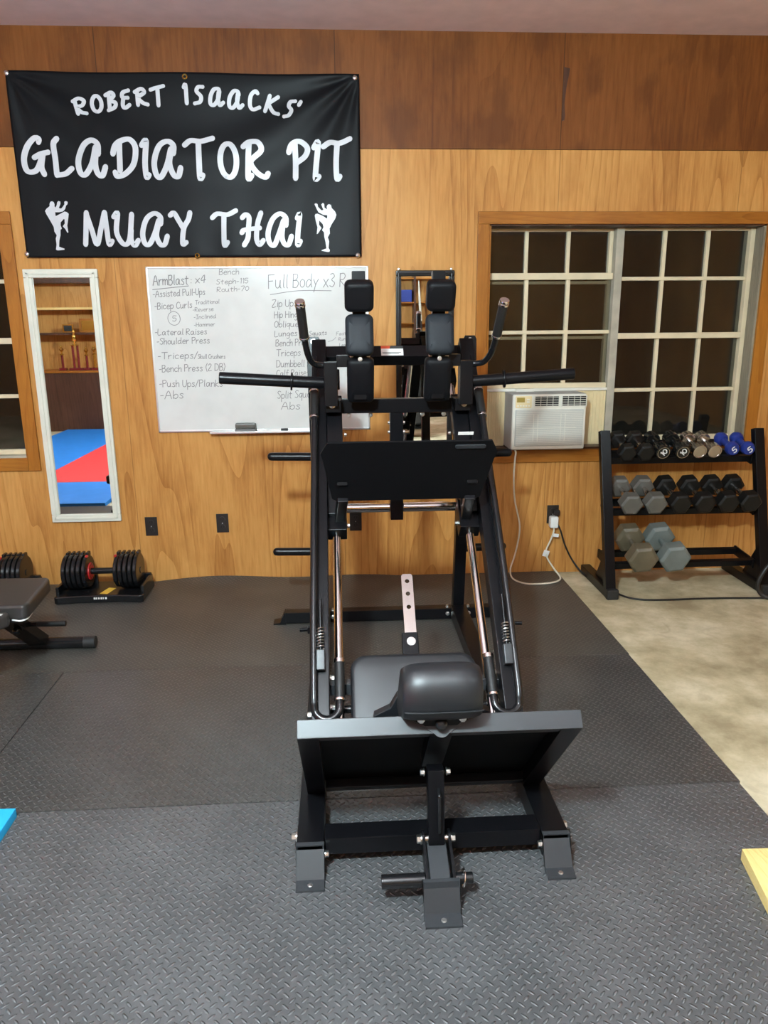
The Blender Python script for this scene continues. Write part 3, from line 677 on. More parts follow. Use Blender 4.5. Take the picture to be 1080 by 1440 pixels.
for nm, poly in (('fighter', FIGHTER_L), ('fighter', FIGHTER_R)):
    b = MB(); vv = [b.bm.verts.new((x, 0, z)) for x, z in poly]
    for t in geometry.tessellate_polygon([[Vector((x, z, 0)) for x, z in poly]]): b.bm.faces.new([vv[i] for i in t])
    bmesh.ops.subdivide_edges(b.bm, edges=b.bm.edges[:], cuts=2, use_grid_fill=True)
    f = bpos(.0038)
    for v in b.bm.verts: v.co = f(v.co.x, v.co.z)
    part(b, 'kickboxer_silhouette', 'letter', bt, 'silver knee-raising boxer at the left of the lowest line' if poly is FIGHTER_L else 'silver knee-raising boxer at the right of the lowest line', sharp=80)
for x, z in ((-1.666, 2.771), (.116, 2.766), (-1.671, 1.892), (.117, 1.881)):
    b = MB(); b.lathe([(.013, 0), (.013, .004), (.011, .009), (.006, .012), (.001, .013)], (x, WY-.022-wr(x, z), z), V(0, -1, 0).to_track_quat('Z', 'Y').to_matrix(), 16); part(b, 'nail_head', 'zinc', bt)
for x, z in ((-.767, 2.763), (-.763, 1.882)):
    b = MB(); q = V(0, -1, 0).to_track_quat('Z', 'Y').to_matrix(); b.lathe([(.007, 0), (.007, .003), (.010, .005), (.014, .002), (.014, 0)], (x, WY-.0225-wr(x, z), z), q, 18, cap=False); part(b, 'grommet', 'gold', bt)

# ------------------------------------------------------------------ whiteboard
X0, X1, Z0, Z1 = -1.052, .174, .910, 1.826
wt = thing('whiteboard', 'large whiteboard with handwritten workout lists on the wooden wall', 'whiteboard', (X0, WY, Z0))
b = MB(); b.bx(X0+.008, X1-.008, WY-.010, WY-.001, Z0+.008, Z1-.008, bev=0); part(b, 'board', 'board', wt)
b = MB()
for a in ((X0, X1, Z1-.010, Z1), (X0, X1, Z0, Z0+.012), (X0, X0+.010, Z0, Z1), (X1-.010, X1, Z0, Z1)):
    b.bx(a[0], a[1], WY-.015, WY-.0005, a[2], a[3], bev=.002)
part(b, 'frame', 'aluminium', wt)
b = MB(); b.bx(X0+.30, X1-.20, WY-.062, WY-.012, Z0-.006, Z0-.001, bev=.0015); b.bx(X0+.30, X1-.20, WY-.064, WY-.060, Z0-.006, Z0+.006, bev=.0015); part(b, 'pen_ledge', 'aluminium', wt)
LINES = [('ArmBlast',-1.018,1.728,-0.826,1.732,0.052,.0045),(': x4',-0.815,1.736,-0.731,1.742,0.041,.004),('Bench',-0.653,1.783,-0.545,1.785,0.030,.003),('Steph-115',-0.672,1.731,-0.497,1.738,0.026,.003),('Routh-70',-0.671,1.691,-0.496,1.697,0.025,.003),
('-Assisted Pull-Ups',-1.023,1.665,-0.738,1.677,0.034,.0036),('-Bicep Curls',-1.019,1.599,-0.814,1.607,0.035,.0036),('Traditional',-0.795,1.624,-0.662,1.630,0.022,.0026),('-Reverse',-0.810,1.585,-0.697,1.590,0.022,.0026),('-Inclined',-0.807,1.546,-0.685,1.551,0.022,.0026),('-Hammer',-0.809,1.503,-0.694,1.507,0.022,.0026),('5',-0.928,1.535,-0.906,1.535,0.029,.0032),
('-Lateral Raises',-1.028,1.460,-0.742,1.462,0.032,.0036),('-Shoulder Press',-1.022,1.408,-0.730,1.414,0.034,.0036),('-Triceps/',-1.023,1.328,-0.803,1.331,0.036,.0036),('Skull Crushers',-0.800,1.328,-0.647,1.327,0.024,.003),('-Bench Press (2 DB)',-1.022,1.255,-0.652,1.261,0.038,.0036),('-Push Ups/Planks',-1.027,1.172,-0.672,1.170,0.038,.0036),('-Abs',-1.028,1.104,-0.899,1.107,0.045,.0036)]
LINES2 = [('Full Body x3 R.',-0.387,1.708,0.057,1.717,0.072,.004),('Zip Ups',-0.370,1.607,-0.231,1.611,0.038,.0036),('Hip Hinges',-0.360,1.548,-0.192,1.551,0.035,.0034),('Obliques',-0.362,1.496,-0.206,1.500,0.034,.0034),('Lunges',-0.362,1.446,-0.236,1.450,0.031,.0034),('Squats',-0.167,1.450,-0.068,1.454,0.024,.003),('Bench Press',-0.358,1.392,-0.160,1.397,0.036,.0034),('Triceps',-0.357,1.337,-0.221,1.340,0.036,.0034),('Dumbbell R',-0.359,1.275,-0.164,1.277,0.039,.0034),('Calf Raises',-0.362,1.224,-0.175,1.227,0.035,.0034),('Split Squats',-0.362,1.096,-0.126,1.103,0.043,.0034),('Abs',-0.342,1.033,-0.235,1.034,0.043,.0034),('Fast',-0.013,1.449,0.043,1.453,0.019,.0024),('Run',-0.001,1.420,0.039,1.422,0.017,.0024),('Leg',0.004,1.388,0.038,1.390,0.017,.0024)]
yw = WY-.0106
for k, (t, *a, w) in enumerate(LINES+LINES2):
    b = MB(); write(b, t, *a, w, yw)
    if k == 0: stroke(b, [(-1.022, 1.705), (-.93, 1.714), (-.824, 1.724)], .0038, yw)
    if t == '5': stroke(b, [(-.917+.034*math.cos(k_*PI/8), 1.550+.037*math.sin(k_*PI/8)) for k_ in range(18)], .0030, yw)
    if t.startswith('Full'): stroke(b, [(-.376, 1.675), (-.218, 1.695), (-.035, 1.694)], .0034, yw)
    if t == 'Fast': stroke(b, [(-.06, 1.415), (-.03, 1.425), (-.015, 1.440)], .0022, yw)
    part(b, 'written_line', 'marker', wt, sharp=80)
t = thing('board_eraser', 'grey felt eraser on the ledge at the bottom of the whiteboard', 'eraser', (-.548, WY-.04, Z0-.001))
b = MB(); b.bx(-.609, -.487, WY-.056, WY-.018, Z0-.0008, Z0+.018, bev=.004); part(b, 'felt_block', 'felt', t)
b = MB(); b.bx(-.607, -.489, WY-.054, WY-.020, Z0+.0182, Z0+.052, bev=.008); part(b, 'body', 'hexgrey', t)
t = thing('marker_pen', 'white marker pen with a black cap on the whiteboard ledge', 'marker', (-.36, WY-.035, Z0))
zc = Z0+.0085
b = MB(); b.cyl((-.442, WY-.04, zc), (-.345, WY-.04, zc), .0085, n=14); part(b, 'barrel', 'whitelabel', t)
b = MB(); b.cyl((-.345, WY-.04, zc), (-.305, WY-.04, zc), .0092, n=14); part(b, 'cap', 'black', t)

# ------------------------------------------------------------------ wall mirrors
def mirror(name, x0, x1, z0, z1, fw_, fmat, label, deep=.022):
    t = thing(name, label, 'mirror', ((x0+x1)/2, WY, z0))
    b = MB()
    for a in ((x0, x1, z1-fw_, z1), (x0, x1, z0, z0+fw_), (x0, x0+fw_, z0+fw_, z1-fw_), (x1-fw_, x1, z0+fw_, z1-fw_)):
        b.bx(a[0], a[1], WY-deep, WY-.0005, a[2], a[3], bev=.005)
        
    for a in ((x0+fw_*.35, x1-fw_*.35, z1-fw_*.65, z1-fw_*.35), (x0+fw_*.35, x1-fw_*.35, z0+fw_*.35, z0+fw_*.65), (x0+fw_*.35, x0+fw_*.65, z0+fw_*.4, z1-fw_*.4), (x1-fw_*.65, x1-fw_*.35, z0+fw_*.4, z1-fw_*.4)):
        b.bx(a[0], a[1], WY-deep-.006, WY-deep+.002, a[2], a[3], bev=.003)
    part(b, 'frame', fmat, t)
    b = MB(); b.bx(x0+fw_*.8, x1-fw_*.8, WY-.008, WY-.003, z0+fw_*.8, z1-fw_*.8, bev=0); part(b, 'mirror_glass', 'mirror', t)
    return t
mirror('wall_mirror', -1.711, -1.311, .388, 1.816, .046, 'white', 'tall narrow mirror in a cream frame on the wall below the banner')
mm = mirror('wall_mirror', .328, .660, .575, 1.801, .031, 'satin', 'narrow black-framed mirror hanging behind the leg press')
for x in (.345, .640):
    b = MB(); b.lathe([(.008, 0), (.009, .004), (.006, .008), (.001, .009)], (x, WY-.022, 1.806), V(0, -1, 0).to_track_quat('Z', 'Y').to_matrix(), 12); part(b, 'hanging_clip', 'zinc', mm)

# ------------------------------------------------------------------ outlets
def outlet(x, z, label, plugged=False):
    t = thing('wall_outlet', label, 'outlet', (x, WY, z), 'black outlets along the wooden wall')
    b = MB(); b.bx(x-.036, x+.036, WY-.006, WY-.0005, z-.058, z+.058, bev=.004); part(b, 'cover_plate', 'outlet', t)
    for dz in (.024, -.024):
        b = MB(); q = V(0, -1, 0).to_track_quat('Z', 'Y').to_matrix(); b.lathe([(.017, 0), (.017, .0025), (.015, .003)], (x, WY-.006, z+dz), q, 20); s = part(b, 'socket', 'outlet', t)
        b = MB(); b.bx(x-.008, x-.005, WY-.0098, WY-.0088, z+dz-.002, z+dz+.008, bev=0); b.bx(x+.005, x+.008, WY-.0098, WY-.0088, z+dz-.001, z+dz+.007, bev=0)
        b.bx(x-.002, x+.002, WY-.0098, WY-.0088, z+dz-.010, z+dz-.006, bev=0); part(b, 'slots', 'slot', s)
    b = MB(); b.lathe([(.0035, 0), (.003, .0015)], (x, WY-.006, z), V(0, -1, 0).to_track_quat('Z', 'Y').to_matrix(), 10); part(b, 'screw', 'zinc', t)
outlet(-1.143, .347, 'black wall outlet just right of the foot of the cream framed mirror')
outlet(-.721, .357, 'black wall outlet in the bare wall below the whiteboard')
outlet(.079, .349, 'black wall outlet seen between the left posts of the leg press')
outlet(1.293, .366, 'black wall outlet with the white air conditioner plug in it')

# ------------------------------------------------------------------ air conditioner
ac = thing('window_air_conditioner', 'cream window air conditioner sitting in the lower left of the big window', 'air conditioner', (1.20, 4.30, .783))
x0, x1, z0, z1, yf = .992, 1.428, .790, 1.112, 4.262
b = MB(); b.bx(x0, x1, yf+.012, 4.62, z0-.004, z1, bev=.008); part(b, 'case', 'acgrey', ac, 'grey metal case')
b = MB(); b.bx(x0+.001, x1-.001, yf, yf+.03, z0, z1, bev=.012)
part(b, 'front_panel', 'acwhite', ac)
b = MB(); b.bx(x0+.018, x1-.018, yf-.006, yf+.004, z0+.022, z1-.088, bev=.004); gp = part(b, 'intake_grille', 'acgrille', ac)
b = MB()
for k in range(34):
    z = z0+.028+k*(z1-z0-.122)/33; b.bx(x0+.022, x1-.022, yf-.0085, yf-.005, z-.0012, z+.0012, bev=0)
for xx in (x0+.125, x0+.150, x0+.285, x0+.310): b.bx(xx-.0015, xx+.0015, yf-.0095, yf-.005, z0+.05, z1-.115, bev=0)
b.bx(x0+.06, x1-.06, yf-.0095, yf-.005, z0+.125, z0+.128, bev=0)
part(b, 'grille_slats', 'acwhite', gp)
for xa in (x0+.128, x0+.288):
    b = MB(); b.bx(xa, xa+.142, yf-.004, yf+.004, z1-.068, z1-.012, bev=.003); lv = part(b, 'air_outlet', 'slot', ac, 'dark louvred air outlet')
    b = MB()
    for a in ((xa, xa+.142, z1-.072, z1-.067), (xa, xa+.142, z1-.013, z1-.008), (xa-.003, xa+.002, z1-.072, z1-.008), (xa+.140, xa+.145, z1-.072, z1-.008)): b.bx(a[0], a[1], yf-.007, yf, a[2], a[3], bev=.001)
    for k in range(4): b.bx(xa, xa+.142, yf-.0065, yf-.003, z1-.060+k*.0125, z1-.057+k*.0125, bev=0)
    for k in range(1, 4): b.bx(xa+k*.0355-.001, xa+k*.0355+.001, yf-.0065, yf-.003, z1-.068, z1-.012, bev=0)
    part(b, 'louvres', 'acwhite', lv)
b = MB(); b.bx(x0+.018, x0+.112, yf-.003, yf+.004, z1-.078, z1-.010, bev=.003); cp = part(b, 'control_panel', 'accream', ac)
b = MB(); b.bx(x0+.024, x0+.070, yf-.005, yf-.002, z1-.045, z1-.018, bev=.001); part(b, 'display', 'display', cp)
for k in range(5):
    b = MB(); b.bx(x0+.026+k*.016, x0+.036+k*.016, yf-.005, yf-.002, z1-.070, z1-.062, bev=.001); part(b, 'button', 'acwhite', cp)
for k in range(2):
    b = MB(); b.bx(x0+.082, x0+.098, yf-.005, yf-.002, z1-.034-k*.014, z1-.026-k*.014, bev=.001); part(b, 'button', 'acwhite', cp)
for xa, xb in ((.868, x0+.001), (x1-.001, 1.611)):
    b = MB(); b.bx(xa, xb, 4.470, 4.482, .783, 1.127, bev=.002)
    n = 9
    for k in range(n): b.bx(xa+(xb-xa)*(k+.15)/n, xa+(xb-xa)*(k+.5)/n, 4.4665, 4.4715, .80, 1.11, bev=.0015)
    part(b, 'side_panel', 'accream', ac, 'cream pleated side panel')
b = MB(); b.bx(.868, 1.611, 4.455, 4.50, 1.112, 1.128, bev=.002); b.bx(1.05, 1.16, 4.43, 4.46, 1.112, 1.128, bev=.002); part(b, 'top_rail', 'acwhite', ac)
pc = [(1.020, yf+.02, .789), (1.024, 4.275, .77), (1.026, 4.30, .72), (1.026, 4.31, .60), (1.040, 4.32, .47), (1.075, 4.33, .33), (1.075, 4.33, .24), (1.050, 4.32, .12), (1.020, 4.29, .050), (1.020, 4.22, .012), (1.080, 4.14, .006), (1.18, 4.13, .006), (1.27, 4.16, .006), (1.312, 4.22, .010), (1.290, 4.29, .045), (1.255, 4.325, .105), (1.250, 4.335, .15), (1.275, 4.335, .215), (1.291, 4.335, .265), (1.292, 4.335, .295)]
b = MB(); b.tube(catmull(pc, 8), .0052, 10); part(b, 'power_cord', 'cord', ac, 'cream power cord hanging to the floor')
b = MB(); b.bx(1.266, 1.318, 4.325, 4.3727, .290, .362, bev=.010); part(b, 'plug', 'plug', ac, 'white safety plug')
b = MB(); b.box((1.248, 4.329, .130), (.036, .003, .040), .0008, Matrix.Rotation(.3, 3, 'Y')); part(b, 'cord_tag', 'whitelabel', ac)
b = MB(); b.box((1.305, 4.329, .245), (.034, .003, .020), .0008, Matrix.Rotation(.15, 3, 'Y')); part(b, 'cord_tag', 'whitelabel', ac)

# ================================================================== leg press / hack squat machine
XM = .240
lp = thing('leg_press_machine', 'black leg press and hack squat machine standing in the middle of the rubber floor', 'exercise machine', (XM, 2.6, 0))
SIDES = (-1, 1)
def P(side, w, y, z): return V(XM+side*w, y, z)
def bolt(p, d, r=.009, h=.008, par=None):
    p, d = Vector(p), Vector(d).normalized(); q = d.to_track_quat('Z', 'Y').to_matrix()
    b = MB(); b.lathe([(r*1.25, 0), (r*1.25, h*.25)], p, q, 18); b.lathe([(r, h*.25), (r, h*.9), (r*.8, h)], p, q, 6)
    return part(b, 'bolt', 'zinc', par or lp, sharp=25)
# base
for s in SIDES:
    b = MB(); b.beam(P(s, .352, 1.815, .055), P(s, .352, 3.62, .055), .078, .070); part(b, 'base_rail', 'powder', lp)
    # bent foot plate at the front: slope and floor tab
    b = MB(); xa = XM+s*.352-.040
    b.prism([(1.826, .0925), (1.772, .012), (1.738, .006), (1.738, .0005), (1.776, .0005), (1.815, .052), (1.815, .0905)], (xa, 0, 0), (0, 1, 0), (0, 0, 1), (1, 0, 0), .080, bev=.0015)
    part(b, 'front_foot', 'powderlit', lp, 'bent steel foot, black coat lightened as if lit')
    bolt((XM+s*.352, 1.756, .0085), (0, -.15, 1), .006, .003)
    bolt((XM+s*.311, 1.815, .060), (-s, 0, 0), .009, .012)
b = MB(); b.bx(XM-.312, XM+.312, 1.835, 1.905, .040, .093, bev=.004); part(b, 'front_cross_member', 'powder', lp)
b = MB(); b.bx(XM-.555, XM+.555, 3.640, 3.700, .004, .062, bev=.004); part(b, 'rear_cross_member', 'powder', lp)
for s in SIDES:
    b = MB(); b.prism([(.545, 0.0005), (.61, .0005), (.61, .006), (.575, .010), (.553, .063), (.545, .063)], (XM, 3.635, 0), (s, 0, 0), (0, 0, 1), (0, 1, 0), .070, bev=.001); part(b, 'rear_foot', 'powder', lp)
    for dx in (-.055, .055):
        bolt((XM+s*.355+dx, 3.639, .035), (0, -1, 0), .009, .010); bolt((XM+s*.355+dx, 3.66, .0625), (0, 0, 1), .008, .012)
# rear uprights, weight storage pegs
UT = (3.445, 1.455)
for s in SIDES:
    b = MB(); b.beam(P(s, .356, 3.665, .060), P(s, .356, UT[0]+.03, UT[1]-.03), .058, .058, (0, -1, 0)); part(b, 'rear_upright', 'powder', lp)
    for y, z in ((3.555, .895), (3.615, .400)):
        b = MB(); a = P(s, .386, y, z); e = P(s, .585, y, z+.004)
        b.lathe([(.020, 0), (.020, .185), (.0185, .195), (.014, .202), (.006, .206), (.001, .207)], a, (e-a).to_track_quat('Z', 'Y').to_matrix(), 20); part(b, 'storage_peg', 'powder', lp)
    # top bracket plate with two bolts
    b = MB(); b.prism([(-.030, 0), (.030, 0), (.030, .19), (.022, .205), (-.022, .205), (-.030, .19)], P(s, .352, 3.402, 1.255), (1, 0, 0), (0, .12, 1), (0, 1, -.12), .008, bev=.001); part(b, 'bracket_plate', 'powder', lp)
    for z in (1.437, 1.350): bolt(P(s, .352, 3.402+(z-1.255)*.12, z), (0, -1, .12), .010, .006)
# inclined rails: front face line runs from (2.27,.25) to (3.40,1.46)
rd = V(0, 1.13, 1.21).normalized(); rn = V(0, -rd.z, rd.y)      # along, out of the front face
def onrail(y, off=0.0, w=0.0, s=1):
    z = .25+(y-2.27)*1.0708; return V(XM+s*w, y, z)+rn*off
for s in SIDES:
    b = MB(); b.beam(onrail(2.148, -.035, .328, s), onrail(3.39, -.035, .328, s), .062, .070, rn); rail = part(b, 'inclined_rail', 'powder', lp)
    b = MB(); b.beam(onrail(2.30, .004, .345, s), onrail(3.32, .004, .345, s), .016, .010, rn, bev=.002); part(b, 'rail_ridge', 'powder', rail)
b = MB(); R45 = Matrix.Rotation(math.radians(47), 3, 'X'); b.box((XM, 3.455, 1.372), (.640, .064, .064), .004, R45); part(b, 'top_cross_member', 'powder', lp)
# warning sticker on the top cross member
n45 = R45 @ V(0, 0, 1); n45 = n45 if n45.y < 0 else R45 @ V(0, -1, 0)
e45 = V(0, -n45.z, n45.y); e45 = e45 if e45.z > 0 else -e45
c0 = V(XM, 3.455, 1.372)+n45*.0325
b = MB(); b.prism([(-.050, -.028), (.050, -.028), (.050, .012), (-.050, .012)], c0, (1, 0, 0), e45, n45, .0006); part(b, 'warning_sticker', 'whitelabel', lp)
b = MB(); b.prism([(-.050, .012), (-.012, .012), (-.006, .028), (-.050, .028)], c0, (1, 0, 0), e45, n45, .0006); part(b, 'sticker_band', 'redlabel', lp)
b = MB(); b.prism([(-.010, .016), (.050, .016), (.050, .026), (-.008, .026)], c0, (1, 0, 0), e45, n45, .0007)
b.prism([(-.044, -.012), (.04, -.012), (.04, -.009), (-.044, -.009)], c0, (1, 0, 0), e45, n45, .0008); b.prism([(-.044, -.019), (.03, -.019), (.03, -.0165), (-.044, -.0165)], c0, (1, 0, 0), e45, n45, .0008)
part(b, 'sticker_print', 'ink', lp)
# chrome guide rods
for s in SIDES:
    rod = lambda y: V(XM+s*.264, y, .752+(y-2.883)*.945)
    b = MB(); b.cyl(rod(2.18), rod(3.44), .0165, n=24); part(b, 'guide_rod', 'chrome', lp)
    b = MB(); b.beam(rod(3.40), rod(3.46), .05, .05, (0, -1, 1)); part(b, 'rod_clamp', 'powder', lp)
    b = MB(); b.beam(rod(2.16), rod(2.22), .05, .05, (0, -1, 1)); part(b, 'rod_clamp', 'powder', lp)
# safety lever: long bent tube beside each rail with a grip at both ends
for s in SIDES:
    tp = [(.345, 3.150, 1.238), (.346, 2.93, 1.008), (.348, 2.637, .700), (.350, 2.45, .478), (.350, 2.315, .315), (.349, 2.283, .272)]
    pts = [P(s, *t) for t in catmull(tp, 8)]
    du = V(0, .69, .724)
    c = V(XM+s*.306, 2.283, .262)
    for k in range(1, 13):
        a = PI*k/12; pts.append(c+V(s*.043*math.cos(a), 0, 0)-du*.043*math.sin(a))
    pts += [P(s, .263, 2.300, .276)]
    b = MB(); b.tube(pts, .0138, 16); lev = part(b, 'safety_lever', 'satin', lp)
    b = MB(); b.cyl(P(s, .263, 2.298, .273), P(s, .262, 2.398, .368), .0175, n=20); part(b, 'lever_grip', 'grip', lev)
    for p, q in (((.263, 2.299, .274), (.263, 2.306, .281)), ((.262, 2.396, .366), (.262, 2.408, .377))):
        b = MB(); b.cyl(P(s, *p), P(s, *q), .0195, n=20, bev=.002); part(b, 'grip_ring', 'chrome', lev)
    b = MB(); b.cyl(P(s, .346, 3.060, 1.143), P(s, .345, 3.150, 1.238), .0180, n=20); part(b, 'lever_grip', 'grip', lev)
    for y, z in ((3.056, 1.139), (3.148, 1.236)):
        b = MB(); b.cyl(P(s, .346, y, z), P(s, .346, y+.007, z+.0075), .0200, n=20, bev=.002); part(b, 'grip_ring', 'chrome', lev)
    # catch: spring, plunger, block, stub
    a, e = P(s, .326, 2.398, .422), P(s, .326, 2.440, .482); dd = (e-a); dn = dd.normalized(); px = V(1, 0, 0); py = dn.cross(px)
    b = MB(); b.tube([a+dd*(k/84)+px*.0115*math.cos(k*PI/6)+py*.0115*math.sin(k*PI/6) for k in range(85)], .0022, 6); part(b, 'spring', 'zinc', lp)
    b = MB(); b.cyl(a-dd*.6, e+dd*1.4, .0055, n=12); part(b, 'plunger', 'powder', lp)
    b = MB(); b.beam(a-dn*.075, a-dn*.004, .030, .034, rn); part(b, 'catch_block', 'powderlit', lp)
    b = MB(); b.cyl(P(s, .340, 2.500, .455), P(s, .402, 2.492, .455), .0075, n=12); b.box(P(s, .368, 2.492, .455), (.012, .024, .024), .003); part(b, 'catch_lever', 'powder', lp)
    for y, z, r in ((2.433, .291, .010), (2.366, .211, .010)): bolt(P(s, .297, y, z), (-s, 0, 0), r, .016)
    bolt(onrail(2.40, .0, .345, s), rn, .010, .008)
    for y, z in ((2.33, .150), (2.37, .185), (1.90, .055)): bolt(P(s, .392 if y < 2 else .360, y, z), (s, 0, 0), .011, .018)
# seat support
b = MB(); b.bx(XM-.298, XM+.298, 2.372, 2.415, .255, .296, bev=.003); part(b, 'seat_cross_bar', 'powderlit', lp)
b = MB(); b.cyl((XM-.298, 2.366, .205), (XM+.298, 2.366, .205), .014, n=16); part(b, 'lower_cross_rod', 'satin', lp)
# back pad and head pad
sd = V(0, .70, .714).normalized(); sn = V(0, -sd.z, sd.y)
def pad(name, center, ex, ey, w, h, t, rc, mat, label=None, par=None, dome=.35, n=7):
    """upholstered pad: rounded outline, soft edges, slight dome"""
    ex, ey = Vector(ex).normalized(), Vector(ey).normalized(); ez = ex.cross(ey); c = Vector(center)
    out = []
    for cx, cy, a0 in ((w/2-rc, h/2-rc, 0), (-w/2+rc, h/2-rc, 90), (-w/2+rc, -h/2+rc, 180), (w/2-rc, -h/2+rc, 270)):
        for k in range(n+1):
            a = math.radians(a0+90*k/n); out.append((cx+rc*math.cos(a), cy+rc*math.sin(a)))
    b = MB(); e = min(.016, t*.42); rings = []
    prof = [(e*.9, 0), (e*.3, e*.15), (0, e*.7), (0, t-e), (e*.12, t-e*.5), (e*.45, t-e*.15), (e, t)]
    for ins, z in prof:
        rings.append([b.bm.verts.new(c+ex*(x*(1-2*ins/w))+ey*(y*(1-2*ins/h))+ez*(z-t)) for x, y in out])
    for s_, dz in ((.72, dome*.006), (.4, dome*.010)):
        rings.append([b.bm.verts.new(c+ex*x*s_+ey*y*s_+ez*dz) for x, y in out])
    m = len(out)
    for r1, r2_ in zip(rings, rings[1:]):
        for k in range(m): b.bm.faces.new((r1[k], r1[(k+1) % m], r2_[(k+1) % m], r2_[k]))
    b.bm.faces.new(rings[0][::-1]); b.bm.faces.new(rings[-1])
    return part(b, name, mat, par or lp, label, sharp=50, wn=False)
pc_ = V(XM-.003, 2.418, .388)-sd*.200
pad('back_pad', pc_, (1, 0, 0), sd, .444, .400, .060, .055, 'vinyl', 'wide black vinyl back pad')
b = MB(); b.beam(pc_-sn*.075-sd*.20, pc_-sn*.075+sd*.30, .06, .028, sn); part(b, 'pad_carrier', 'powder', lp)
b = MB(); b.prism([(-.175, -.10), (-.162, -.012), (-.118, .012), (-.097, .055), (.097, .055), (.118, .012), (.162, -.012), (.175, -.10)], (XM-.002, 1.862, .470), (1, 0, 0), (0, -.15, 1), (0, 1, .15), .025, bev=.003); part(b, 'head_pad_skirt', 'vinyl', lp)
prof = [(1.668, .552), (1.648, .566), (1.634, .605), (1.634, .632), (1.644, .660), (1.664, .684), (1.700, .694), (1.745, .672), (1.80, .608), (1.858, .520), (1.900, .478), (1.900, .462), (1.80, .475)]
b = MB()
hw = .100; nseg = 18; rows = []
xs_ = []
for k in range(nseg+1):
    t = -1+2*k/nseg; xs_.append(t)
cy_, cz_ = 1.74, .575
for t in xs_:
    f = 1-.16*abs(t)**5; row = []
    for y, z in prof: 
        row.append(b.bm.verts.new((XM-.002+t*hw, cy_+(y-cy_)*f, cz_+(z-cz_)*f)))
    rows.append(row)
m = len(prof)
for r1, r2_ in zip(rows, rows[1:]):
    for k in range(m): b.bm.faces.new((r1[k], r1[(k+1) % m], r2_[(k+1) % m], r2_[k]))
b.bm.faces.new(rows[0]); b.bm.faces.new(rows[-1][::-1])
o = part(b, 'head_pad', 'vinyl', lp, 'thick black vinyl head pad', sharp=60, wn=False)
md = o.modifiers.new('round', 'BEVEL'); md.width = .010; md.segments = 3; md.limit_method = 'ANGLE'; md.angle_limit = math.radians(50)
b = MB(); b.tube([(XM+t*.0995*(1 if abs(t) < .9 else .985), 1.638+.006*abs(t)**4, .588) for t in xs_], .0022, 8); part(b, 'piping', 'vinyl', lp)
b = MB(); b.bx(XM-.068, XM+.068, 1.690, 1.80, .535, .553, bev=.003); b.prism([(-.03, 0), (.03, 0), (.075, .045), (-.075, .045)], (XM, 1.700, .505), (1, 0, 0), (0, 0, 1), (0, 1, 0), .02); part(b, 'head_pad_bracket', 'powder', lp)
for s in SIDES: bolt((XM+s*.053, 1.689, .543), (0, -1, -.2), .008, .008)
# perforated chrome adjuster strip
sdir = V(0, 2.700-2.487, .582-.368).normalized(); o0 = V(XM, 2.487, .368); nrm = V(0, -sdir.z, sdir.y)
b = MB(); hw_ = .0215; Ls = .300
cells = [(.0, .165, None), (.165, .210, .1875), (.210, .225, None), (.225, .270-.0, .2475)]
cells = [(0, .018, None), (.018, .061, .0395), (.061, .145, None), (.145, .188, .1665), (.188, .199, None), (.199, .242, .2205), (.242, .251, None), (.251, .294, .2725), (.294, .303, None)]
def sp(x, t): return o0+V(x, 0, 0)+sdir*t
def q_(pts):
    f = b.bm.faces.new([b.bm.verts.new(p) for p in pts]); f.normal_update()
    if f.normal.dot(nrm) < 0: f.normal_flip()
for t0, t1, hc in cells:
    last = (t1 == .303)
    if hc is None:
        if last: q_([sp(-hw_, t0), sp(hw_, t0), sp(hw_*.72, t1), sp(-hw_*.72, t1)])
        else: q_([sp(-hw_, t0), sp(hw_, t0), sp(hw_, t1), sp(-hw_, t1)])
        continue
    r = .0082; n = 24; inn, ou = [], []
    for k in range(n):
        a = 2*PI*k/n; cx, cy = math.cos(a), math.sin(a); mx_ = max(abs(cx), abs(cy))
        inn.append((r*cx, hc+r*cy)); ou.append((cx/mx_*hw_, hc+cy/mx_*hw_))
    for k in range(n): q_([sp(*inn[k]), sp(*ou[k]), sp(*ou[(k+1) % n]), sp(*inn[(k+1) % n])])
bmesh.ops.remove_doubles(b.bm, verts=b.bm.verts, dist=.0004)
o = part(b, 'adjuster_strip', 'steel', lp, 'polished steel strip with a row of holes', recalc=False, flat=True, wn=False); sm = o.modifiers.new('thick', 'SOLIDIFY'); sm.thickness = .006; sm.offset = -1
bolt(sp(0, .030)+nrm*.002, nrm, .013, .010)
b = MB(); b.beam(sp(0, -.05)-nrm*.018, sp(0, .05)-nrm*.018, .05, .02, nrm); part(b, 'strip_holder', 'powderlit', lp)
# foot plate of the hack squat: frame with front bar, dark underside
pa, pb = V(0, 1.712, .525), V(0, 2.080, .108)
pd = (pb-pa).normalized(); pn = V(0, -pd.z, pd.y)          # up and to the rear
b = MB(); cc = (pa+pb)/2; b.beam(V(XM, pa.y, pa.z)+pd*.02+pn*.012, V(XM, pb.y, pb.z)+pn*.012, .730, .006, pn, bev=.001); fp = part(b, 'foot_platform', 'platetread', lp)
b = MB(); fu = V(0, .62, .785).normalized(); b.beam(V(XM-.368, 1.725, .503), V(XM+.368, 1.725, .503), .050, .048, fu, bev=.003); part(b, 'platform_front_bar', 'powderlit', lp, 'front bar of the foot platform, black coat lightened as if lit')
for s in SIDES:
    b = MB(); b.beam(P(s, .340, pa.y, pa.z)+pd*.016-pn*.012, P(s, .340, pb.y, pb.z)-pn*.012, .056, .038, pn, bev=.002); part(b, 'platform_side_tube', 'powder', lp)
b = MB(); b.beam(V(XM-.31, pb.y, pb.z)-pd*.02-pn*.012, V(XM+.31, pb.y, pb.z)-pd*.02-pn*.012, .03, .035, pd); part(b, 'platform_rear_bar', 'powder', lp)
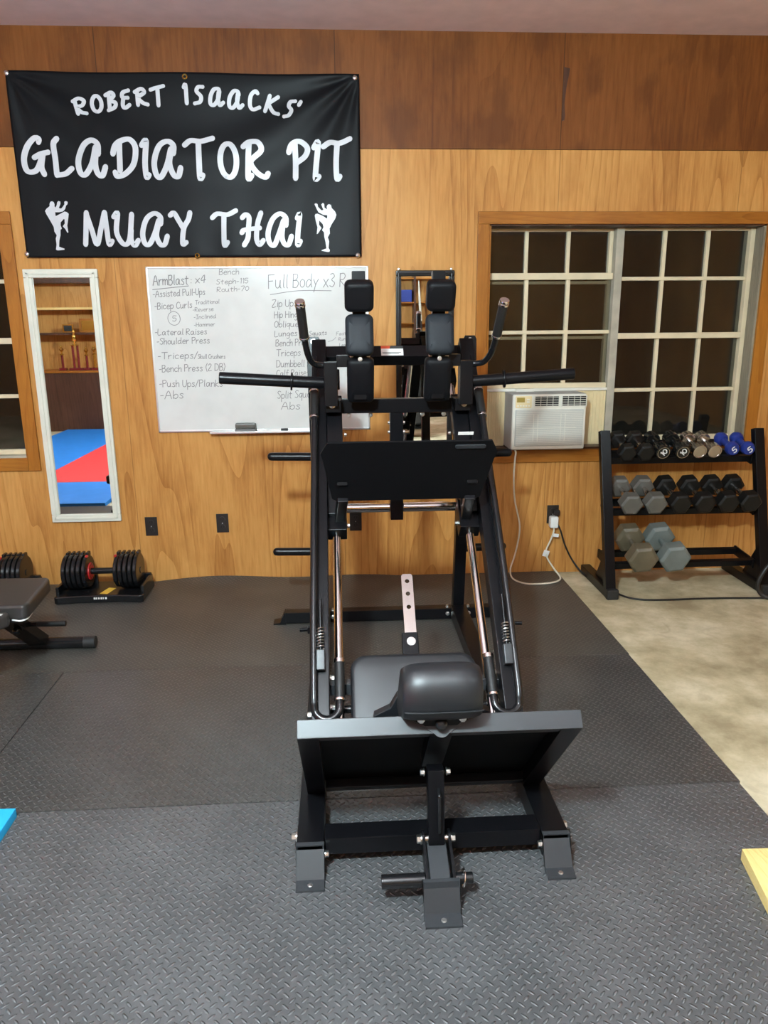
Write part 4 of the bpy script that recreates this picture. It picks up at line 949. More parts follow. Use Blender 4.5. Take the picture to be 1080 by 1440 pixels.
b = MB(); b.beam(V(XM, pa.y, pa.z)+pd*.018-pn*.013, V(XM, pa.y, pa.z)+pd*.30-pn*.013, .058, .038, pn, bev=.002); part(b, 'strut_mount', 'powder', lp)
fn_ = V(0, -fu.z, fu.y)
b = MB(); tri = [(-.105, .030), (-.085, .018)]
tip = [(.022*math.cos(math.radians(a)), -.012+.022*math.sin(math.radians(a))) for a in range(215, 330, 12)]
b.prism([(-.100, .028)]+tip+[(.100, .028)], V(XM, 1.725, .503)+fn_*.0245, (1, 0, 0), fu, fn_, .004, bev=.0006); part(b, 'gusset_plate', 'powderlit', lp)
b = MB(); kc = V(XM-.002, 1.725, .500)+fn_*.0285; b.cyl(kc, kc+fn_*.018, .006, n=14); b.sphere(kc+fn_*.028, .0165, n=20); part(b, 'lock_knob', 'satin', lp)
# strut, hinge, front foot
b = MB(); b.beam((XM, 1.812, .325), (XM, 1.782, .110), .046, .046, (0, -1, 0)); st = part(b, 'support_strut', 'powder', lp)
hy = 1.812-.026
b = MB(); b.tube(catmull([(XM+.006, hy-.001, .275), (XM+.006, hy-.022, .268), (XM+.006, hy-.026, .255), (XM+.006, hy-.034, .175), (XM+.006, hy-.032, .160), (XM+.006, hy-.012, .155)], 6), .0050, 10); part(b, 'pull_handle', 'satin', st)
for s in SIDES:
    bolt((XM+s*.030, 1.810, .312), (s, 0, 0), .009, .012); bolt((XM+s*.040, 1.780, .122), (s, 0, 0), .012, .014)
    ear = []
    for cy, cz, r, a0, a1 in ((1.780, .122, .024, -20, 150), (1.680, .068, .028, 150, 340)):
        for k in range(8):
            a = math.radians(a0+(a1-a0)*k/7); ear.append((cy+r*math.cos(a), cz+r*math.sin(a)))
    b = MB(); b.prism(ear, (XM+s*.036-.004, 0, 0), (0, 1, 0), (0, 0, 1), (1, 0, 0), .008, bev=.001); part(b, 'hinge_ear', 'powder', lp)
b = MB(); b.cyl((XM-.032, 1.780, .122), (XM+.032, 1.780, .122), .013, n=18); part(b, 'hinge_pin', 'steel', lp)
b = MB(); b.prism([(1.835, .030), (1.835, .085), (1.775, .112), (1.762, .112), (1.668, .070), (1.662, .060), (1.662, .030)], (XM-.027, 0, 0), (0, 1, 0), (0, 0, 1), (1, 0, 0), .054, bev=.002); part(b, 'front_tongue', 'powderlit', lp)
b = MB(); b.bx(XM-.022, XM+.026, 1.6605, 1.668, .052, .0725, bev=.001); part(b, 'end_cap', 'steel', lp)
b = MB(); b.cyl((XM-.040, 1.685, .068), (XM-.158, 1.685, .068), .0185, n=22, bev=.002); part(b, 'transport_peg', 'satin', lp)
b = MB(); b.cyl((XM+.040, 1.685, .068), (XM+.088, 1.685, .068), .0150, n=20, bev=.002); part(b, 'locking_pin', 'satin', lp)
b = MB(); b.tube([(XM+.062+.004*math.sin(k*PI/10), 1.685-.024*math.cos(k*PI/10), .068+.024*math.sin(k*PI/10)) for k in range(21)], .0020, 8, cap=False); b.cyl((XM+.062, 1.685, .093), (XM+.062, 1.685, .042), .0024, n=8); part(b, 'pin_clip', 'chrome', lp)
b = MB(); b.prism([(1.662, .090), (1.626, .012), (1.588, .006), (1.588, .0005), (1.630, .0005), (1.652, .052), (1.652, .088)], (XM-.050, 0, 0), (0, 1, 0), (0, 0, 1), (1, 0, 0), .098, bev=.0015); part(b, 'front_foot', 'powderlit', lp, 'bent steel foot at the middle front, black coat lightened as if lit')
bolt((XM, 1.606, .0085), (0, -.15, 1), .006, .003)
# ---- sled
for s in SIDES:
    b = MB(); b.beam(P(s, .265, 2.862, .775), P(s, .265, 3.205, 1.205), .066, .050, (0, -1, .8)); part(b, 'sled_side_beam', 'powder', lp)
    b = MB(); b.bx(XM+s*.248, XM+s*.301, 3.036, 3.098, 1.190, 1.366, bev=.003); part(b, 'sled_upright', 'powder', lp)
    b = MB(); b.bx(XM+s*.236, XM+s*.300, 3.075, 3.180, 1.160, 1.212, bev=.003); part(b, 'sled_joint', 'powder', lp)
    bolt(P(s, .272, 3.074, 1.190), (0, -1, 0), .010, .010)
    c1_, c2_ = V(XM+s*.264, 2.835, .752+(2.835-2.883)*.945), V(XM+s*.264, 2.930, .752+(2.930-2.883)*.945)
    b = MB(); b.beam(c1_, c2_, .082, .078, (0, -1, 1)); part(b, 'bearing_block', 'powder', lp)
    for dx in (-.041, .041): bolt(c1_+V(dx, .04, .025), (1 if dx > 0 else -1, 0, 0), .008, .012)
    # weight horn
    a, e = P(s, .302, 3.070, 1.281), P(s, .718, 3.040, 1.309); d_ = (e-a)
    b = MB(); b.cyl(a, e, .0238, n=28, bev=.004); hn = part(b, 'weight_horn', 'powder', lp)
    m_ = a+d_*.305; b = MB(); b.cyl(m_, m_+d_.normalized()*.008, .036, n=28, bev=.002); part(b, 'horn_collar', 'powder', hn)
    # hand grip
    hp = [(.290, 3.060, 1.352), (.320, 3.050, 1.354), (.345, 3.028, 1.364), (.361, 2.985, 1.398), (.370, 2.935, 1.458), (.374, 2.90, 1.512), (.379, 2.852, 1.586)]
    b = MB(); b.tube(catmull([P(s, *t) for t in hp], 8), .0125, 14); hg = part(b, 'hand_grip', 'satin', lp)
    ga, gb = P(s, .3705, 2.932, 1.463), P(s, .3785, 2.856, 1.580); gd = (gb-ga).normalized()
    b = MB(); b.cyl(ga, gb, .0180, n=20); part(b, 'grip_sleeve', 'grip', hg)
    for p in (ga-gd*.004, gb-gd*.004):
        b = MB(); b.cyl(p, p+gd*.010, .0198, n=20, bev=.002); part(b, 'grip_ring', 'chrome', hg)
    b = MB(); b.cyl(gb+gd*.006, gb+gd*.020, .0188, n=20, bev=.004); part(b, 'end_cap', 'chrome', hg)
    # shoulder and back pads on their posts
    xw = s*.1575
    b = MB(); b.bx(XM+xw-.026, XM+xw+.026, 3.030, 3.066, 1.215, 1.712, bev=.003); part(b, 'pad_post', 'powder', lp)
    b = MB(); b.bx(XM+s*.180, XM+s*.250, 3.040, 3.085, 1.345, 1.392, bev=.003); part(b, 'pad_arm', 'powder', lp)
    bx_, tilt = V(1, 0, 0), math.radians
    def frame_(t):          # t > 0 tips the face upward
        return V(0, math.sin(tilt(t)), math.cos(tilt(t)))
    pad('shoulder_pad', P(s, .158, 2.950, 1.606), bx_, frame_(-22), .112, .116, .058, .022, 'padblack', par=lp)
    pad('upper_back_pad', P(s, .158, 2.972, 1.477), bx_, frame_(16), .110, .160, .050, .024, 'padvinyl', 'black vinyl pad with a slate sheen put into its colour', par=lp)
    pad('lower_back_pad', P(s, .1555, 3.015, 1.285), bx_, frame_(-20), .108, .185, .050, .018, 'padblack', par=lp)
    for dx in (-.024, .024): bolt(P(s, .157+dx*1.4, 3.020, 1.390), (0, -1, 0), .006, .006)
    bolt(P(s, .157, 2.990, 1.378), (0, -1, 0), .007, .006)
    for dw in (-.046, .046): bolt((XM+s*.1575+dw, 3.185, 1.136), (0, -1, 0), .008, .012)
    bolt(P(s, .225, 3.13, 1.06), (-s, 0, 0), .007, .010); bolt(P(s, .225, 3.09, 1.01), (-s, 0, 0), .007, .010)
b = MB(); b.bx(XM-.240, XM+.240, 3.166, 3.215, 1.145, 1.205, bev=.003); part(b, 'sled_cross_bar', 'powder', lp)
b = MB(); b.bx(XM-.028, XM+.028, 3.172, 3.222, .672, 1.146, bev=.003); part(b, 'centre_column', 'powder', lp)
for s in SIDES:
    b = MB(); b.cyl((XM+s*.029, 3.197, .724), (XM+s*.030+s*.245, 3.197, .724), .0205, n=26, bev=.003); part(b, 'chrome_peg', 'chrome', lp)
    bolt(P(s, .029, 3.19, 1.10), (s, 0, 0), .007, .008); bolt(P(s, .029, 3.19, 1.06), (s, 0, 0), .007, .008)
# leg press plate facing down the slope
ta, tb = V(0, 2.548, 1.116), V(0, 2.708, .873); td = (tb-ta).normalized(); tn = V(0, td.z, -td.y)
tn = tn if tn.y < 0 else -tn
Lp = (tb-ta).length
b = MB(); b.prism([(-.287, 0), (.287, 0), (.312, -.052), (.305, -.085), (.277, -Lp+.012), (.262, -Lp), (-.262, -Lp), (-.277, -Lp+.012), (-.305, -.085), (-.312, -.052)], V(XM, ta.y, ta.z), (1, 0, 0), -td, -tn, .008, bev=.001); lpl = part(b, 'leg_press_plate', 'platetread', lp, 'wide black foot plate with cut corners')
b = MB(); hc = V(XM+.212, ta.y, ta.z)+td*.022+tn*.001
b.prism([(.046*c_+.008*math.cos(a), .008*math.sin(a)) for c_, a in [(1, math.radians(-90+k*22.5)) for k in range(9)]+[(-1, math.radians(90+k*22.5)) for k in range(9)]], hc, (1, 0, 0), -td, tn, .006, bev=.001); part(b, 'plate_lip', 'powderlit', lpl)
b = MB(); b.prism([(-.028, -.002), (.026, -.002), (.026, .012), (-.028, .012)], V(XM+.195, ta.y, ta.z)-td*.013-tn*.02, (1, 0, 0), -td, tn, .001); part(b, 'sticker', 'whitelabel', lpl)
for s in SIDES:
    b = MB(); b.beam(P(s, .238, 2.655, .965), P(s, .238, 2.955, .905), .040, .045); part(b, 'plate_arm', 'powder', lp)
    b = MB(); b.beam(P(s, .238, 2.700, .890), P(s, .250, 2.850, .770), .040, .040); part(b, 'plate_arm', 'powder', lp)

# ================================================================== weight bench (left edge)
wb_ = thing('weight_bench', 'black padded weight bench at the left edge, its end towards the room', 'weight bench', (-1.55, 3.1, 0))
def slab(name, poly, z0, z1, mat, par, label=None, bev=.014):
    b = MB(); b.prism(poly, (0, 0, z0), (1, 0, 0), (0, 1, 0), (0, 0, 1), z1-z0)
    bmesh.ops.bevel(b.bm, geom=[e for e in b.bm.edges], offset=bev, segments=3, profile=.5, affect='EDGES')
    return part(b, name, mat, par, label, sharp=50)
slab('backrest_pad', [(-1.745, 2.865), (-1.275, 2.868), (-1.268, 2.90), (-1.296, 3.20), (-1.310, 3.218), (-1.745, 3.225)], .372, .436, 'bench', wb_)
b = MB(); b.bx(-1.72, -1.33, 2.90, 3.19, .350, .3715, bev=.004); part(b, 'pad_base', 'black', wb_)
slab('seat_pad', [(-1.72, 2.50), (-1.60, 2.52), (-1.395, 2.71), (-1.318, 2.825), (-1.330, 2.852), (-1.72, 2.852)], .362, .420, 'bench', wb_)
b = MB()
for k in range(3): b.bx(-1.385+k*.018, -1.374+k*.018, 2.805, 2.822, .4202, .4207, bev=0)
part(b, 'pad_print', 'whitelabel', wb_, 'white print on the seat pad')
b = MB(); b.tube(catmull([(-1.330, 2.874, .3735), (-1.300, 2.868, .371), (-1.283, 2.876, .372), (-1.278, 2.905, .371), (-1.285, 2.960, .372)], 6), .0035, 6); part(b, 'torn_lining', 'whitelabel', wb_, 'frayed white lining under the pad corner')
b = MB(); b.cyl((-1.76, 3.425, .030), (-1.245, 3.425, .030), .028, n=24); part(b, 'rear_foot_tube', 'satin', wb_)
b = MB(); b.cyl((-1.262, 3.425, .030), (-1.206, 3.425, .030), .0295, n=24, bev=.003); b.lathe([(.020, 0), (.018, .002)], (-1.206, 3.425, .030), V(1, 0, 0).to_track_quat('Z', 'Y').to_matrix(), 20); part(b, 'foot_cap', 'rubber', wb_)
b = MB(); b.beam((-1.468, 3.42, .045), (-1.515, 3.09, .352), .085, .05, (0, 1, 1)); part(b, 'rear_post', 'satin', wb_)
b = MB(); b.cyl((-1.70, 3.30, .185), (-1.292, 3.30, .180), .0115, n=16); part(b, 'cross_peg', 'satin', wb_)
b = MB(); b.cyl((-1.42, 3.30, .181), (-1.288, 3.30, .180), .0135, n=16, bev=.003); part(b, 'peg_grip', 'grip', wb_)
b = MB(); b.cyl((-1.475, 3.26, .185), (-1.475, 3.225, .185), .014, n=14, bev=.002); b.sphere((-1.475, 3.212, .185), .018, n=14); part(b, 'adjusting_knob', 'satin', wb_)
b = MB(); b.bx(-1.70, -1.5, 3.0, 3.07, .285, .349, bev=.004); part(b, 'main_beam', 'satin', wb_)
b = MB(); b.beam((-1.64, 3.03, .29), (-1.66, 2.58, .035), .06, .05, (0, 1, 1)); b.cyl((-1.80, 2.56, .030), (-1.50, 2.56, .030), .028, n=20); part(b, 'front_leg', 'satin', wb_)

# ================================================================== adjustable dumbbells and their trays
def adj_set(cx, cy, where, first=True):
    tr = thing('dumbbell_tray', 'black cradle under the dumbbell '+where, 'dumbbell tray', (cx, cy, 0))
    b = MB(); w, d = .245, .125
    prof = [(-w, -d), (-w+.02, -d-.012), (-.12, -d+.004), (.12, -d+.004), (w-.02, -d-.012), (w, -d), (w, d), (-w, d)]
    b.prism(prof, (cx, cy, .001), (1, 0, 0), (0, 1, 0), (0, 0, 1), .045, bev=.008)
    for s in (-1, 1):
        b.bx(cx+s*.235-.010, cx+s*.235+.010, cy-.10, cy+.115, .030, .092, bev=.007)
        b.bx(cx+s*.155-.085, cx+s*.155+.085, cy+.09, cy+.118, .030, .100, bev=.007)
    part(b, 'tray_body', 'satin', tr)
    b = MB(); Rt = Matrix.Rotation(-.25, 3, 'Z'); b.box((cx+.030, cy-.050, .0472), (.045, .095, .0015), .0004, Rt); part(b, 'warning_label', 'yellow', tr, 'yellow warning label')
    b = MB()
    for k, wd in enumerate((.010, .007, .007, .009, .006, .009)): b.bx(cx-.030+k*.0125, cx-.030+k*.0125+wd, cy-.1235, cy-.121, .024, .035, bev=0)
    part(b, 'maker_mark', 'whitelabel', tr)
    t = thing('adjustable_dumbbell', 'black adjustable dumbbell with stacked plates '+where, 'dumbbell', (cx, cy, .152))
    zc = .152
    qx = V(1, 0, 0).to_track_quat('Z', 'Y').to_matrix()
    b = MB(); b.cyl((cx-.09, cy, zc), (cx+.09, cy, zc), .0165, n=20); part(b, 'handle', 'grip', t)
    for s in (-1, 1):
        for k in range(5):
            x = cx+s*(.087+k*.0275); r = .100 if k else .094
            b = MB(); pr_ = [(r-.012, 0), (r-.003, .002), (r, .006), (r, .0185), (r-.003, .0225), (r-.012, .0245)]
            b.lathe(pr_, (x-.01225, cy, zc), qx, 40)
            # lug on top of the plate
            b.bx(x-.009, x+.009, cy+.005, cy+.052, zc+.080, zc+.108, bev=.006)
            part(b, 'weight_plate', 'satin', t)
        b = MB(); b.lathe([(.050, 0), (.048, .005), (.030, .006), (.022, .004)], (cx+s*.0735, cy, zc), V(-s, 0, 0).to_track_quat('Z', 'Y').to_matrix(), 30); hb = part(b, 'selector_dial', 'red', t, 'red round dial')
        b = MB()
        for k in range(10):
            a = 2*PI*k/10; b.box((cx+s*.0675, cy+.040*math.cos(a), zc+.040*math.sin(a)), (.002, .009, .003), 0, Matrix.Rotation(-a, 3, 'X') if False else Matrix.Rotation(a, 3, 'X'))
        part(b, 'dial_marks', 'black', hb)
        b = MB(); b.bx(cx+s*.080-.007, cx+s*.080+.007, cy-.028, cy-.008, zc+.088, zc+.100, bev=.003); part(b, 'plate_clip', 'red', t)
    b = MB(); b.cyl((cx-.212, cy, zc), (cx+.212, cy, zc), .018, n=18); part(b, 'core_bar', 'satin', t)
adj_set(-1.374, 4.150, 'with the red dial by the wall')
adj_set(-2.015, 4.155, 'half hidden behind the weight bench')

# ================================================================== dumbbell rack
rk = thing('dumbbell_rack', 'black three-tier dumbbell rack under the right half of the big window', 'dumbbell rack', (1.96, 4.1, ZF))
def post(x, z): return V(x, 3.925+.288*z, z)
for x in (1.513, 2.420):
    b = MB(); b.beam(post(x, .03), post(x, .905), .058, .045, (0, -1, .29), bev=.004); part(b, 'upright', 'powder', rk)
    b = MB(); b.bx(x-.030, x+.030, 3.885, 4.365, ZF+.0005, ZF+.055, bev=.006); part(b, 'foot', 'powder', rk)
    b = MB(); b.bx(x-.034, x+.034, 3.872, 3.91, ZF+.0002, ZF+.060, bev=.008); part(b, 'foot_cap', 'rubber', rk)
    b = MB(); b.prism([(4.00, .045), (4.16, .045), (4.012, .27)], (x-.006, 0, 0), (0, 1, 0), (0, 0, 1), (1, 0, 0), .012); part(b, 'gusset', 'powder', rk)
TIERS = [(.755, 4.172, 4.285, .772), (.468, 4.088, 4.215, .492), (.163, 4.030, 4.215, .176)]
for zf, yf, yr, zr in TIERS:
    for y, z in ((yf, zf), (yr, zr)):
        b = MB(); b.beam((1.535, y, z-.020), (2.398, y, z-.020), .026, .040, (0, -.33, 1), bev=.003)
        part(b, 'shelf_rail', 'powder', rk)
    for x in (1.543, 2.390):
        b = MB(); b.beam((x, yf-.02, zf-.028), (x, yr+.02, zr-.020), .014, .055); part(b, 'shelf_bracket', 'powder', rk)

# dumbbells: axis along local Y, front head at -Y
def front_digits(t, text, y, h, mat, rot=0):
    b = MB(); c, s = math.cos(rot), math.sin(rot)
    write(b, text, -.30*h*len(text), -h/2, .30*h*len(text), -h/2, h, h*.20, 0, 0, to3=lambda x, z: (c*x-s*z, y, s*x+c*z))
    return part(b, 'number', mat, t, sharp=80)
def hexbell(name, label, group, R, hl, L_, mat, hmat, hr, rot=0.0):
    t = thing(name, label, 'dumbbell', (0, 0, 0), group)
    yq = V(0, 1, 0).to_track_quat('Z', 'Y').to_matrix()
    b = MB(); n = 14
    b.lathe([(hr*.85, -L_/2+hl*.8), (hr*.85, -L_/2+hl), (hr*1.0, -L_*.16), (hr*1.12, 0), (hr*1.0, L_*.16), (hr*.85, L_/2-hl), (hr*.85, L_/2-hl*.8)], (0, 0, 0), yq, 18); part(b, 'handle', hmat, t)
    for s in (-1, 1):
        b = MB(); y0 = s*(L_/2-hl) ; y1 = s*L_/2
        e = R*.16
        def hexring(r, y): return [b.bm.verts.new((r*math.cos(rot+k*PI/3), y, r*math.sin(rot+k*PI/3))) for k in range(6)]
        d = s
        rings = [hexring(R-e*1.5, y0), hexring(R, y0+d*e*.9), hexring(R, y1-d*e*.9), hexring(R-e*1.2, y1)]
        for a, c in zip(rings, rings[1:]):
            for k in range(6): b.bm.faces.new((a[k], a[(k+1) % 6], c[(k+1) % 6], c[k]))
        b.bm.faces.new(rings[0]); b.bm.faces.new(rings[-1])
        bmesh.ops.bevel(b.bm, geom=b.bm.edges[:], offset=R*.045, segments=2, profile=.5, affect='EDGES')
        part(b, 'head', mat, t, sharp=28)
    return t
def roundbell(name, label, group, R, hl, L_, mat, hmat, hr, ring=None, digits=None, rot=0, blunt=.12):
    t = thing(name, label, 'dumbbell', (0, 0, 0), group)
    yq = V(0, 1, 0).to_track_quat('Z', 'Y').to_matrix(); e = R*blunt
    b = MB(); b.lathe([(hr, -L_/2+hl*.8), (hr, L_/2-hl*.8)], (0, 0, 0), yq, 20); part(b, 'handle', hmat, t)
    for s in (-1, 1):
        q = V(0, s, 0).to_track_quat('Z', 'Y').to_matrix()
        b = MB(); z0 = L_/2-hl; z1 = L_/2
        b.lathe([(R*.45, z0-e*.2), (R-e*1.6, z0), (R-e*.5, z0+e*.35), (R, z0+e*1.2), (R, z1-e*1.2), (R-e*.35, z1-e*.35), (R-e*1.2, z1), (R*.78, z1), (R*.74, z1-.002)], (0, 0, 0), q, 36)
        hd = part(b, 'head', mat, t)
        if ring and s == -1:
            b = MB(); b.lathe([(R*.80, z1+.0002), (R*.80, z1+.0012), (R*.74, z1+.0012), (R*.74, z1+.0002)], (0, 0, 0), q, 36, cap=False); part(b, 'rim_ring', ring, hd)
    if digits: front_digits(t, digits[0], -L_/2-.0012 if not ring else -L_/2+.0006, digits[1], digits[2], digits[3])
    return t
def place(o, F, B, L_, label=None, group=None, copy=False):
    F, B = Vector(F), Vector(B); d = (B-F).normalized(); c = F+d*L_/2
    rot = d.to_track_quat('Y', 'Z').to_euler()
    if copy: return dup(o, c, label, group, rot)
    o.location = c; o.rotation_euler = rot; return o
G_ = 'dumbbells on the three-tier rack'
a = hexbell('hex_dumbbell', 'small black hex dumbbell at the left end of the top tier', G_, .054, .056, .215, 'hexblack', 'steel', .0125, .1)
place(a, (1.629, 4.092, .782), (1.622, 4.270, .842), .215)
place(a, (1.735, 4.092, .782), (1.728, 4.270, .842), .215, 'small black hex dumbbell second from the left on the top tier', G_, True)
a = roundbell('round_dumbbell', 'glossy black round dumbbell marked 10, the one nearer the hex dumbbells', G_, .044, .055, .205, 'blackgloss', 'blackgloss', .015, ring='steel', digits=('10', .030, 'whitelabel', 1.0))
place(a, (1.832, 4.092, .787), (1.826, 4.270, .845), .205)
place(a, (1.946, 4.092, .787), (1.942, 4.270, .845), .205, 'glossy black round dumbbell marked 10, the one nearer the chrome dumbbells', G_, True)
a = roundbell('chrome_dumbbell', 'chrome round dumbbell beside the glossy black dumbbells', G_, .041, .050, .200, 'steel', 'chrome', .0135, blunt=.10)
place(a, (2.046, 4.092, .787), (2.041, 4.262, .842), .200)
place(a, (2.134, 4.092, .787), (2.129, 4.262, .842), .200, 'chrome round dumbbell beside the blue dumbbells', G_, True)
a = roundbell('blue_dumbbell', 'small blue vinyl dumbbell marked 5, next to the chrome dumbbells', G_, .039, .056, .185, 'blue', 'blue', .019, digits=('5', .034, 'whitelabel', .8), blunt=.42)
place(a, (2.245, 4.095, .795), (2.240, 4.262, .842), .185)
place(a, (2.337, 4.095, .795), (2.334, 4.262, .842), .185, 'small blue vinyl dumbbell marked 5, at the right end of the top tier', G_, True)
a = hexbell('hex_dumbbell', 'grey metal hex dumbbell at the left end of the middle tier', G_, .0665, .076, .285, 'hexgrey', 'steel', .0155, .0)
place(a, (1.634, 3.992, .503), (1.640, 4.240, .570), .285)
place(a, (1.776, 3.992, .503), (1.778, 4.240, .570), .285, 'grey metal hex dumbbell second from the left on the middle tier', G_, True)
a = hexbell('hex_dumbbell', 'black rubber hex dumbbell beside the grey ones on the middle tier', G_, .0645, .076, .285, 'hexblack', 'steel', .0155, .08)
place(a, (1.921, 3.992, .503), (1.915, 4.240, .570), .285)
for x, lb in ((2.058, 'black rubber hex dumbbell fourth from the left on the middle tier'), (2.194, 'black rubber hex dumbbell second from the right on the middle tier'), (2.325, 'black rubber hex dumbbell at the right end of the middle tier, against the upright')):
    place(a, (x, 3.985, .503), (x, 4.236, .570), .285, lb, G_, True)
a = hexbell('hex_dumbbell', 'large bronze-grey hex dumbbell at the left of the bottom tier', G_, .090, .090, .325, 'hexbrown', 'steel', .017, .06)
place(a, (1.690, 3.905, .204), (1.699, 4.19, .270), .325)
a = hexbell('hex_dumbbell', 'large pale blue-grey hex dumbbell on the bottom tier', G_, .092, .090, .325, 'hexblue', 'hexblue', .017, .10)
place(a, (1.876, 3.905, .204), (1.880, 4.19, .270), .325)

# ================================================================== cables, timber
ck = [(1.312, 4.352, .320), (1.335, 4.345, .275), (1.372, 4.345, .17), (1.425, 4.335, .07), (1.48, 4.26, .004), (1.545, 4.10, -.004), (1.585, 3.93, -.005), (1.66, 3.86, -.005), (1.80, 3.842, -.005), (2.00, 3.845, -.005), (2.25, 3.835, -.005), (2.62, 3.80, -.005)]
b = MB(); b.tube(catmull(ck, 10), .0055, 10)
b2 = [(1.470, 4.262, ZF+.006), (1.53, 4.14, ZF+.006), (1.60, 4.03, ZF+.006)]
t = thing('extension_cord', 'thin black cord running from the right outlet along the concrete in front of the rack', 'cord', (1.48, 4.26, ZF))
part(b, 'cable', 'cable', t)
b = MB(); b.bx(1.296, 1.328, 4.340, 4.3727, .364, .400, bev=.006); part(b, 'plug', 'cable', t)
b = MB(); hk = [(2.66, 3.80, ZF+.012), (2.50, 3.765, ZF+.011), (2.395, 3.80, ZF+.011), (2.345, 3.83, .020), (2.325, 3.835, .075), (2.35, 3.835, .150), (2.41, 3.84, .225), (2.50, 3.86, .310), (2.62, 3.90, .40), (2.80, 3.98, .47)]
b.tube(catmull(hk, 10), .0115, 12)
single(b, 'power_cable', 'cable', 'thick black cable looping up at the right edge beside the rack foot', 'cable', (2.395, 3.80, ZF))
b = MB(); pl = [(1.127, 1.772), (1.42, 1.772), (1.33, 1.20), (1.02, 1.20+.16)]
pl = [(1.127, 1.775), (1.40, 1.775), (1.28, 1.15), (1.05, 1.40)]
dirp = V(1.097-1.130, 1.592-1.775, 0).normalized(); side = V(-dirp.y, dirp.x, 0); side = side if side.x > 0 else -side
o1 = V(1.128, 1.780, .0)
pts = [o1, o1+V(.19, -.004, 0), o1+V(.19, -.004, 0)+dirp*1.0, o1+dirp*1.0]
b.prism([(p.x, p.y) for p in pts], (0, 0, .001), (1, 0, 0), (0, 1, 0), (0, 0, 1), .038, bev=.002)
single(b, 'timber_plank', 'pine', 'yellow pine plank lying on the rubber mat at the right edge of the photo', 'plank', tuple(o1), None)

# ================================================================== things behind the viewer, seen in the mirrors
cb = thing('trophy_cabinet', 'dark wooden trophy cabinet with shelves in the left mirror', 'cabinet', (-3.6, -2.85, ZF))
b = MB(); b.bx(-4.7, -2.5, -3.15, -2.60, ZF+.0005, .845, bev=.004); part(b, 'base', 'darkwood', cb)
b = MB(); b.bx(-4.75, -2.45, -3.16, -2.585, .846, .872, bev=.004); part(b, 'top_board', 'trimwood_x', cb)
for z in (1.405, 1.765):
    b = MB(); b.bx(-4.7, -2.5, -3.15, -2.86, z-.02, z+.012, bev=.003); part(b, 'shelf', 'darkwood' if z < 1.5 else 'pine', cb)
b = MB(); b.bx(-4.72, -2.48, -3.18, -3.152, .873, 2.12, bev=.003); part(b, 'back_board', 'honey', cb)
b = MB(); b.bx(-4.75, -2.45, -3.18, -2.86, 2.12, 2.19, bev=.004); part(b, 'cornice', 'darkwood', cb)
for x in (-4.7, -2.5):
    b = MB(); b.bx(x-.02, x+.02, -3.15, -2.87, .873, 2.12, bev=.003); part(b, 'side_board', 'darkwood', cb)
def trophy(x, y, z0, h, label, col='maroon', n=1):
    t = thing('trophy', label, 'trophy', (x, y, z0), 'trophies in the cabinet')
    b = MB(); b.bx(x-.05*n, x+.05*n, y-.04, y+.04, z0+.0005, z0+.035, bev=.003); part(b, 'plinth', 'maroon', t)
    for k in range(n):
        xx = x+(k-(n-1)/2)*.07
        b = MB(); b.cyl((xx, y, z0+.0355), (xx, y, z0+h*.62), .017, n=14); part(b, 'column', col, t)
    b = MB(); zt = z0+h*.62
    b.lathe([(.03*n, 0), (.03*n, .008), (.010, .02), (.010, .04), (.030, .07), (.034, h*.22), (.022, h*.26), (.012, h*.30), (.020, h*.33), (.014, h*.37), (.002, h*.38)], (x, y, zt), None, 16); part(b, 'cup', 'gold', t)
tz = .8725
for x, h, n, col, lb in ((-4.10, .36, 1, 'maroon', 'short gold topped trophy at the left end of the mirrored trophy row'), (-3.90, .58, 2, 'maroon', 'tall double column trophy reflected in the left mirror'), (-3.745, .34, 1, 'maroon', 'maroon column trophy beside the tall one in the left mirror'),
                 (-3.63, .36, 1, 'gold', 'all gold trophy in the middle of the mirrored row'), (-3.515, .26, 1, 'gold', 'small gold trophy right of the middle in the mirrored row'), (-3.40, .46, 1, 'darkwood', 'dark trophy near the right of the mirrored row')):
    trophy(x, -2.80, tz, h, lb, col, n)
for x, z0, w, h, mat, lb in ((-4.02, 1.418, .16, .12, 'gold', 'small gold picture box on the shelf in the left mirror'), (-3.72, 1.418, .26, .20, 'trimwood', 'brown plaque on the shelf in the left mirror'), (-3.36, 1.418, .09, .24, 'whitelabel', 'small pale picture frame on the shelf in the left mirror')):
    t = thing('shelf_plaque', lb, 'plaque', (x, -2.95, z0))
    b = MB(); b.bx(x-w/2, x+w/2, -2.96, -2.94, z0, z0+h, bev=.003); part(b, 'frame', mat, t)
    b = MB(); b.bx(x-w*.36, x+w*.36, -2.939, -2.936, z0+h*.15, z0+h*.85, bev=0); part(b, 'inset', 'black' if mat != 'trimwood' else 'gold', t)
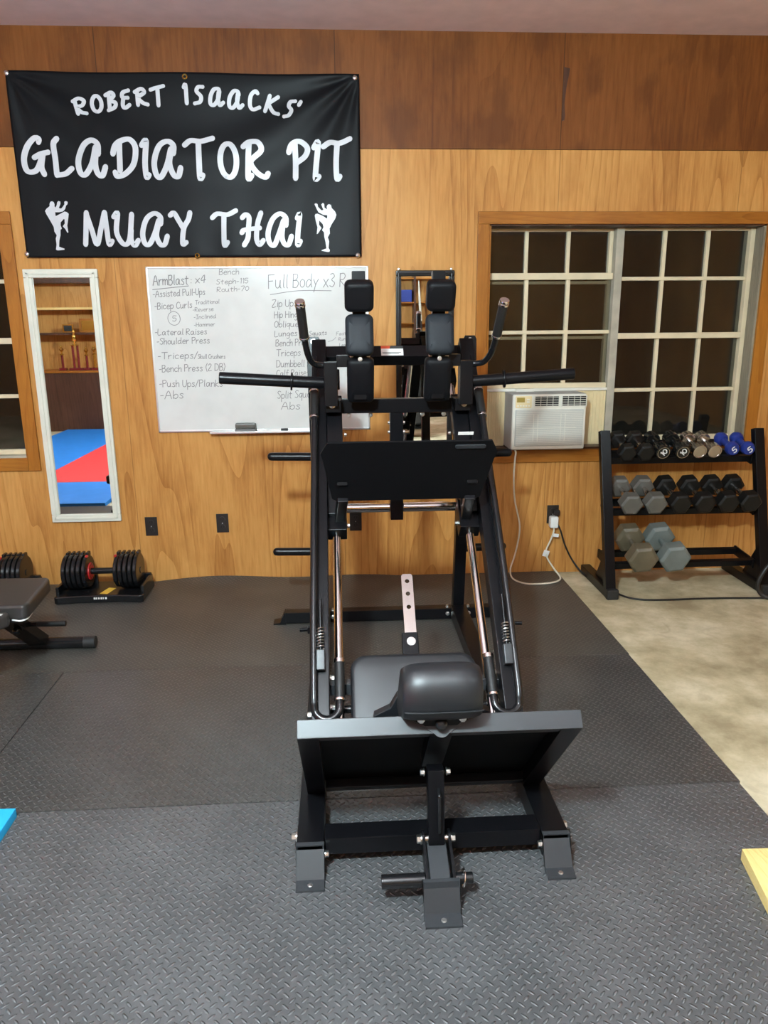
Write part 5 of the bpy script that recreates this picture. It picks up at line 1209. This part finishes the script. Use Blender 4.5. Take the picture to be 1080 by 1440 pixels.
# shelf unit and rack of gear seen in the middle mirror
su = thing('wall_shelf_unit', 'wooden shelf unit with a pale rod, seen in the black-framed mirror', 'shelf unit', (1.6, -4.4, ZF))
b = MB(); b.bx(.85, 2.3, -4.595, -4.57, ZF+.0005, 2.7, bev=.002); part(b, 'back_board', 'honey', su)
for z in (.6, 1.1, 1.52, 1.86, 2.25):
    b = MB(); b.bx(.87, 2.3, -4.57, -4.26, z-.018, z, bev=.002); part(b, 'shelf', 'trimwood_x', su)
for x in (.87, 1.30, 2.28):
    b = MB(); b.bx(x-.018, x+.018, -4.569, -4.255, ZF+.0005, 2.7, bev=.002); part(b, 'upright', 'darkwood', su)
t = thing('storage_box', 'slate blue box on the upper shelf in the black-framed mirror', 'box', (1.12, -4.4, 1.861))
b = MB(); b.bx(1.0, 1.25, -4.5, -4.28, 1.861, 2.06, bev=.008); part(b, 'body', 'blue', t)
t = thing('wooden_sword', 'pale practice sword leaning in front of the shelves in the black-framed mirror', 'sword', (1.40, -4.2, ZF))
b = MB(); b.tube([(1.40, -4.10, ZF+.012), (1.405, -4.18, 1.3), (1.40, -4.222, 1.55)], .016, 10); part(b, 'grip', 'black', t)
b = MB(); b.tube([(1.40, -4.222, 1.55), (1.375, -4.232, 1.9), (1.36, -4.240, 2.2)], [.018, .020, .006], 10); part(b, 'blade', 'white', t)
gk = thing('gear_rack', 'black rack of workout gear reflected in the lower half of the black-framed mirror', 'rack', (1.1, -1.5, ZF))
b = MB()
for x in (.72, 1.18):
    for y in (-1.68, -1.38): b.bx(x-.02, x+.02, y-.02, y+.02, ZF+.0005, 1.12, bev=.003)
for z in (.12, .50, .86): b.bx(.72, 1.18, -1.70, -1.36, z-.015, z+.015, bev=.003)
part(b, 'frame', 'powder', gk)
for z0, lb in ((.136, 'black bag on the lower shelf of the mirrored gear rack'), (.516, 'black bag on the middle shelf of the mirrored gear rack'), (.876, 'black bag on the top of the mirrored gear rack')):
    b = MB(); b.bx(.76, 1.14, -1.66, -1.40, z0, z0+.27, bev=.06, seg=4); single(b, 'gear_bag', 'rubber', lb, 'bag', (.95, -1.53, z0))
